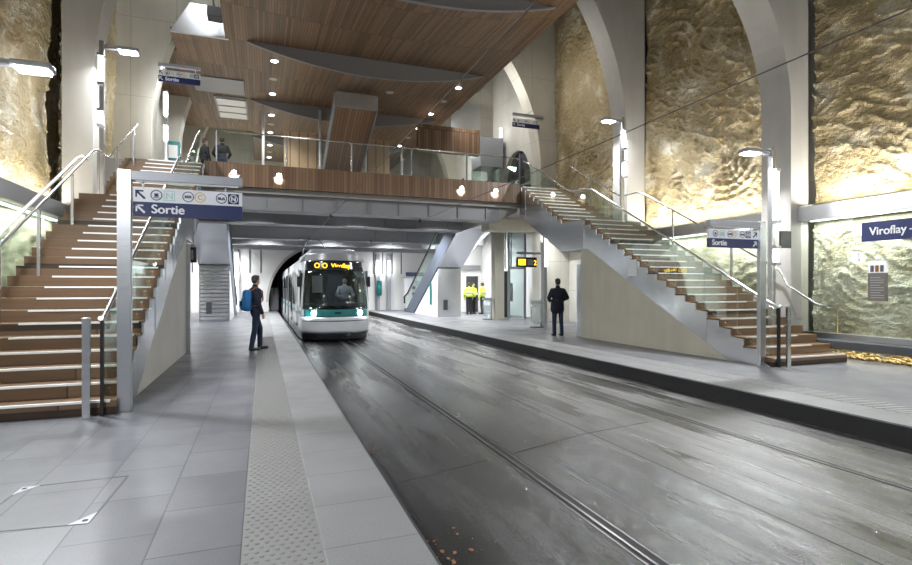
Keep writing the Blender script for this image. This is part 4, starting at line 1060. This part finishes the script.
# sides, roof
for sg in (-1, 1):
    bm = B()
    zs = [-.19, .1, .5, .78, 1.2, 1.6, 2.0, 2.36]
    cols = []
    for yy in (None, 18.9, 20, 24, 30, 40, 46):
        cols.append([bm.verts.new((fx_(sg, z) if yy is None or yy < 18 else TX + sg * TW * (1 - .04 * max(0, (z - 1) / 1.6) ** 2), fy(1, z) if yy is None else yy, z)) for z in zs])
    for a, b in zip(cols, cols[1:]):
        for j in range(len(zs) - 1): bm.faces.new((a[j], b[j], b[j + 1], a[j + 1]))
    obj('side_panel', bm, 'silver', t, fixn=False)
    xo = TX + sg * (TW + .004)
    y = 18.05; k = 0
    for (a, b, kind) in ((18.0, 18.75, 'w'), (18.95, 20.25, 'd'), (20.45, 22.2, 'w'), (22.4, 23.7, 'd'), (23.9, 25.4, 'w'), (25.7, 26.3, 'j'), (26.6, 28.2, 'w'), (28.4, 29.7, 'd'), (29.9, 31.7, 'w'), (31.9, 33.2, 'd'), (33.4, 36, 'w')):
        x0, x1 = sorted((xo - sg * .02, xo + sg * .012))
        if kind == 'w':
            bm = B(); box(bm, x0, x1, a, b, .85, 2.05); obj('side_window', bm, 'tramglass', t)
        elif kind == 'd':
            bm = B(); box(bm, x0, x1, a, b, -.05, 2.1); d_ = obj('door', bm, 'silver', t)
            for q in (0, 1):
                bm = B(); w_ = (b - a) / 2; box(bm, *sorted((xo, xo + sg * .02)), a + q * w_ + .08, a + (q + 1) * w_ - .08, .15, 1.95); obj('door_glass', bm, 'tramglass', d_)
        else:
            bm = B(); box(bm, *sorted((xo - sg * .05, xo + sg * .02)), a, b, -.15, 2.4); obj('gangway', bm, 'dgrey', t)
    bm = B(); box(bm, *sorted((xo, xo + sg * .01)), 17.75, 46, .60, .72); obj('teal_stripe', bm, 'teal', t)
bm = B(); prism(bm, [(TX - 1.06, 2.36), (TX - .98, 2.5), (TX - .8, 2.6), (TX + .8, 2.6), (TX + .98, 2.5), (TX + 1.06, 2.36)], 'Y', 18.35, 46); obj('roof', bm, 'tramroof', t)
bm = B(); box(bm, TX - .75, TX + .75, 18.3, 24, 2.6, 2.78, .05); obj('roof_equipment', bm, 'steelgrey', t)
bm = B(); tube(bm, [(TX - .5, 26, 2.7), (TX - .5, 24.8, 3.2), (TX - .3, 25.8, 3.72), (TX + .3, 25.8, 3.72), (TX + .5, 24.8, 3.2), (TX + .5, 26, 2.7)], .03, 8); obj('pantograph', bm, 'steeldark', t)
for sg in (-1, 1):
    bm = B(); box(bm, *sorted((TX + sg * 1.1, TX + sg * 1.2)), 17.95, 18.05, 1.5, 1.85, .02); obj('mirror', bm, 'tramdark', t)
# cab interior
bm = B(); box(bm, TX - .98, TX + .98, 19.5, 19.55, -.1, 2.3); obj('cab_partition', bm, 'dgrey', t)
bm = B(); box(bm, TX - .98, TX + .98, 17.65, 18.1, .3, .98, .05); obj('dashboard', bm, 'tramdark', t)
bm = B(); box(bm, TX - .98, TX + .98, 17.6, 19.5, -.1, 0); obj('cab_floor', bm, 'dgrey', t)
bm = B(); box(bm, TX - .6, TX - .25, 19.3, 19.48, 1.3, 1.9); obj('cab_panel', bm, 'whitewall', t)
bm = B(); box(bm, TX + .05, TX + .55, 18.95, 19.1, .5, 1.3, .04); obj('driver_seat', bm, 'tramdark', t)
light('POINT', (TX + .1, 18.2, 2.1), 9, radius=.1, col=COOL, parent=t)

# overhead wires
for pts, lb in (([(2.05, -4, 3.80), (2.1, 17, 3.80), (2.2, 34, 3.74)], 'thin overhead contact wire above the oncoming tram'), ([(4.95, -4, 3.80), (5.1, 8, 3.80), (5.2, 18, 3.8), (5.2, 34, 3.76)], 'thin overhead contact wire above the empty track')):
    t = setp(obj('contact_wire', tube(B(), pts, .0075, 6), 'cable', base=pts[0]), lb, 'overhead wire')
for x, y in ((2.11, 17.6), (5.2, 17.8), (2.15, 26.7), (5.2, 26.7)):
    t = thing('wire_clamp', 'small black insulator clamp under a beam holding the overhead wire', 'insulator', (x, y, 3.8), 0, 'clamps on the overhead wires')
    bm = B(); tube(bm, [(x, y, 3.8), (x, y + .1, 3.92)], .018, 8); obj('rod', bm, 'cable', t)
    bm = B(); lathe(bm, (x, y, 3.8), [(.035, -.03), (.05, 0), (.035, .05)], 10); obj('grip', bm, 'black', t)

# ------------------------------------------------------------------ people
def body_mesh(name, caps, ells, mat, parent, voxel, smooth=4):
    bm = B()
    for c in caps: capsule(bm, *c)
    for e in ells: ellip(bm, *e)
    o = obj(name, bm, mat, parent, local=True, fixn=False)
    return bake(o, [('REMESH', dict(mode='VOXEL', voxel_size=voxel)), ('SMOOTH', dict(factor=.5, iterations=smooth))])
def hand(caps, w, d, fwd, side, k=1.0):
    # palm plus five bent, unequal fingers; w wrist, d direction of forearm, fwd palm-side direction, side = thumb direction
    w, d, fwd, side = Vector(w), Vector(d).normalized(), Vector(fwd).normalized(), Vector(side).normalized()
    pm = w + d * .05 * k; pe = w + d * .088 * k
    for o_ in (-.026, -.009, .009, .026): caps.append((w + side * o_ * .6 * k, pe + side * o_ * k, .015 * k, .0125 * k, 1))
    for o_, L in ((.028, .068), (.0095, .078), (-.0095, .072), (-.028, .055)):
        a = pe + side * o_ * k; b = a + (d * .9 + fwd * .3).normalized() * L * .45 * k; c = b + (d * .6 + fwd * .75).normalized() * L * .32 * k; e = c + (d * .3 + fwd).normalized() * L * .25 * k
        caps += [(a, b, .0095 * k, .009 * k, 1), (b, c, .009 * k, .0085 * k, 1), (c, e, .0085 * k, .0075 * k, 1)]
    a = w + d * .025 * k + side * .025 * k; b = a + (side * .8 + d * .6 + fwd * .3).normalized() * .04 * k; c = b + (d + fwd * .4).normalized() * .032 * k
    caps += [(a, b, .013 * k, .0105 * k, 1), (b, c, .0105 * k, .009 * k, 1)]
def person(label, loc, rz, H, top='navy', legs='jeans', pose=None, voxel=.012, hair=True, coat=0, vest=False, seated=False, headturn=0, shoe='shoe', topname='jacket', bulk=1.0):
    k = H / 1.76
    t = thing('person', label, 'person', loc, rz); t.scale = (k, k, k)
    p = dict(elL=(.25, .02, 1.14), wrL=(.24, -.08, .90), elR=(-.25, .02, 1.14), wrR=(-.24, -.08, .90), anL=(.09, .02, .08), anR=(-.09, .02, .08), knL=(.095, -.02, .50), knR=(-.095, -.02, .50), hip=.92)
    p.update(pose or {})
    V = Vector
    hd = V((0, -.02, 1.645)); Rh = Matrix.Rotation(headturn, 3, 'Z')
    def hp(x, y, z): return hd + Rh @ V((x, y, z))
    caps, ells = [], []
    hipL, hipR = V((.088, 0, p['hip'])), V((-.088, 0, p['hip']))
    # torso, legs
    for s, hip, kn, an in ((1, hipL, p['knL'], p['anL']), (-1, hipR, p['knR'], p['anR'])):
        caps += [(hip, kn, .078, .052), (kn, an, .052, .036), (V(an), V(an) + V((0, -.12, -.045)), .036, .03)]
    ells += [((0, 0, p['hip'] + .05), (.155, .105, .12)), ((0, 0, 1.14), (.135, .095, .16)), ((0, 0, 1.30), (.165, .108, .17)), ((0, .0, 1.42), (.17, .075, .07))]
    caps += [(V((0, .005, 1.42)), V((0, -.005, 1.56)), .058, .053)]
    sh = {}
    for s, el, wr in ((1, p['elL'], p['wrL']), (-1, p['elR'], p['wrR'])):
        S = V((s * .185, .005, 1.405)); caps += [(S, el, .048, .038), (el, wr, .037, .026)]
        d = V(wr) - V(el); fw = V((-s * .6, -.8, 0)) if d.z < -.05 else V((0, .2, 1))
        sd = V((0, -1, 0)) - d.normalized() * V((0, -1, 0)).dot(d.normalized())
        if sd.length < .2: sd = V((-s, 0, 0))
        hand(caps, wr, d, V((-s, 0, 0)) if d.z < -.05 else V((0, 0, -1)), sd)
    # head
    ells += [(hp(0, .012, .025), (.074, .092, .098)), (hp(0, -.028, -.05), (.052, .058, .062)), (hp(.077, .012, -.01), (.010, .02, .032)), (hp(-.077, .012, -.01), (.010, .02, .032))]
    caps += [(hp(0, -.082, .012), hp(0, -.105, -.022), .010, .014, 1), (hp(-.02, -.083, -.062), hp(.02, -.083, -.062), .008, .008, 1), (hp(-.03, -.078, .03), hp(.03, -.078, .03), .011, .011, 1)]
    b = body_mesh('body', caps, ells, 'skin', t, min(voxel, .0075), 3)
    for s in (-1, 1):
        bm = B(); ellip(bm, hp(s * .03, -.079, .008), (.011, .008, .008), None, 2); obj('eye', bm, 'hair', t, local=True)
    if hair:
        e = [(hp(0, .025, .045), (.084, .092, .092)), (hp(0, .06, .0), (.074, .055, .075)), (hp(0, -.045, .095), (.06, .045, .03))]
        body_mesh('hair', [], e, 'hair', t, .010, 3)
    # trousers
    caps, ells = [], [((0, .005, p['hip'] + .05), (.172, .122, .13))]
    for hip, kn, an in ((hipL, p['knL'], p['anL']), (hipR, p['knR'], p['anR'])):
        kn, an = V(kn), V(an); lo = an + (kn - an).normalized() * .0
        caps += [(hip, kn, .096, .068), (kn, lo + V((0, .005, -.025)), .068, .058)]
    body_mesh('trousers', caps, ells, legs, t, voxel)
    for an in (p['anL'], p['anR']):
        an = V(an); z0 = an.z - .08
        s_ = body_mesh('shoe', [(an + V((0, .02, -.03)), an + V((0, -.17, -.045)), .045, .036), (an + V((0, .03, -.045)), an + V((0, -.06, -.045)), .036, .042)], [], shoe, t, .011, 2)
        for v in s_.data.vertices: v.co.z = max(v.co.z, z0 + .002)
    # top
    q_ = bulk
    caps, ells = [], [((0, 0, 1.06), (.168 * q_, .125 * q_, .17)), ((0, 0, 1.28), (.19 * q_, .135 * q_, .20)), ((0, .005, 1.42), (.178 * q_, .088 * q_, .075))]
    if coat: caps += [((.06, 0, 1.05), (.075, .0, .92 - coat), .13 * bulk, .135 * bulk), ((-.06, 0, 1.05), (-.075, .0, .92 - coat), .13, .135)]
    for s, el, wr in ((1, p['elL'], p['wrL']), (-1, p['elR'], p['wrR'])):
        S = V((s * .18, .005, 1.40)); w2 = V(el).lerp(V(wr), .96); caps += [(S, el, .068 * q_, .056 * q_), (el, w2, .055 * q_, .042 * q_)]
    caps += [((0, .012, 1.45), (0, .0, 1.52), .075, .066)]
    j = body_mesh(topname, caps, ells, top, t, voxel)
    if vest:
        bm = B()
        for z in (1.05, 1.22):
            prism(bm, [((.232 if z > 1.1 else .218) * math.cos(a), (.171 if z > 1.1 else .160) * math.sin(a)) for a in [2 * PI * q / 24 for q in range(24)]], 'Z', z, z + .05)
        obj('reflective_band', bm, 'reflect', t, local=True)
    return t
# man waiting on the left platform, seen from behind-left, looking at the tram
DN = dict(elL=(.26, .03, 1.13), wrL=(.26, -.06, .88), elR=(-.26, .03, 1.13), wrR=(-.26, -.06, .88))
mrot = math.radians(112)
person('dark haired man in navy jacket and jeans waiting on the near platform', (-.15, 13.45, 0), mrot, 1.77, 'navy', 'jeans', bulk=1.08, pose=dict(DN, anL=(.13, -.17, .08), knL=(.12, -.16, .50), anR=(-.10, .13, .08), knR=(-.10, .05, .5)), voxel=.010, headturn=math.radians(25))
t = thing('backpack', 'blue backpack with rust straps on the back of the waiting man', 'backpack', (-.15, 13.45, 0), mrot)
def local_body(name, caps, ells, mat, vox): return body_mesh(name, caps, ells, mat, t, vox, 3)
local_body('bag', [((.08, .20, 1.02), (.07, .19, 1.36), .10, .085), ((-.08, .20, 1.02), (-.07, .19, 1.36), .10, .085), ((0, .27, 1.03), (0, .26, 1.2), .09, .07)], [], 'bluebag', .012)
for s in (-1, 1):
    bm = B(); tube(bm, [(s * .11, .14, 1.40), (s * .115, .02, 1.50), (s * .125, -.12, 1.40), (s * .14, -.13, 1.2), (s * .17, .0, 1.06), (s * .13, .14, 1.04)], .017, 8); obj('strap', bm, 'orangestrap', t, local=True)
bm = B(); box(bm, -.07, .07, .335, .35, 1.05, 1.17, .005); obj('pocket', bm, 'navy', t, local=True)
# man on right platform, seen from behind
person('man in a dark navy coat and jeans on the far platform with his back turned', (8.5, 14.13, 0), math.radians(172), 1.75, 'navy', 'jeans', dict(elL=(.30, .03, 1.18), wrL=(.20, -.16, 1.08), elR=(-.30, .03, 1.18), wrR=(-.20, -.16, 1.08), anL=(.12, .02, .08), anR=(-.12, .03, .08), knL=(.11, -.01, .5), knR=(-.11, 0, .5)), .011, coat=.10, topname='coat', bulk=1.17)
# staff in vests
for x, y, r, lb, ps in ((10.66, 27.0, 175, 'worker in a yellow vest, left one of the trio by the dark doorway, back turned', {}), (11.1, 27.5, 20, 'worker in a yellow vest facing outward, middle one of the trio by the dark doorway', dict(wrL=(.1, -.25, 1.12), wrR=(-.1, -.25, 1.12), elL=(.26, -.02, 1.12), elR=(-.26, -.02, 1.12))), (11.42, 26.9, 220, 'worker in a yellow vest, right one of the trio by the dark doorway', {})):
    person(lb, (x, y, 0), math.radians(r), 1.73, 'hivis', 'blackcloth', ps, .014, vest=True, topname='vest', bulk=1.2)
# people on the upper floor
person('man in a dark jacket with his back turned behind the upper balustrade', (-1.37, 21.0, DZ), math.radians(178), 1.76, 'blackcloth', 'jeans', dict(elL=(.29, .0, 1.15), elR=(-.29, .0, 1.15), wrL=(.2, -.2, 1.05), wrR=(-.2, -.2, 1.05)), .014)
person('person in dark clothes half hidden at the left of the man on the upper floor', (-1.93, 20.9, DZ), math.radians(130), 1.62, 'blackcloth', 'blackcloth', {}, .014)
# driver
person('tram driver in a white shirt seated behind the windscreen', (2.27 + .42, 18.55, .12), 0, 1.7, 'shirt', 'blackcloth', dict(hip=.92, elL=(.30, -.1, 1.15), wrL=(.2, -.38, 1.08), elR=(-.30, -.1, 1.15), wrR=(-.2, -.38, 1.08)), .014, topname='shirt')

# ------------------------------------------------------------------ world and view
w = bpy.data.worlds.new('world'); bpy.context.scene.world = w; w.use_nodes = True
w.node_tree.nodes['Background'].inputs[0].default_value = (.80, .88, 1, 1); w.node_tree.nodes['Background'].inputs[1].default_value = .34
sc = bpy.context.scene
sc.view_settings.view_transform = 'Standard'; sc.view_settings.look = 'None'; sc.view_settings.gamma = 1; sc.view_settings.exposure = 0
sc.view_settings.use_curve_mapping = False
sc.cycles.max_bounces = 8; sc.cycles.transparent_max_bounces = 16; sc.cycles.sample_clamp_indirect = 8
sc.cycles.caustics_reflective = False; sc.cycles.caustics_refractive = False
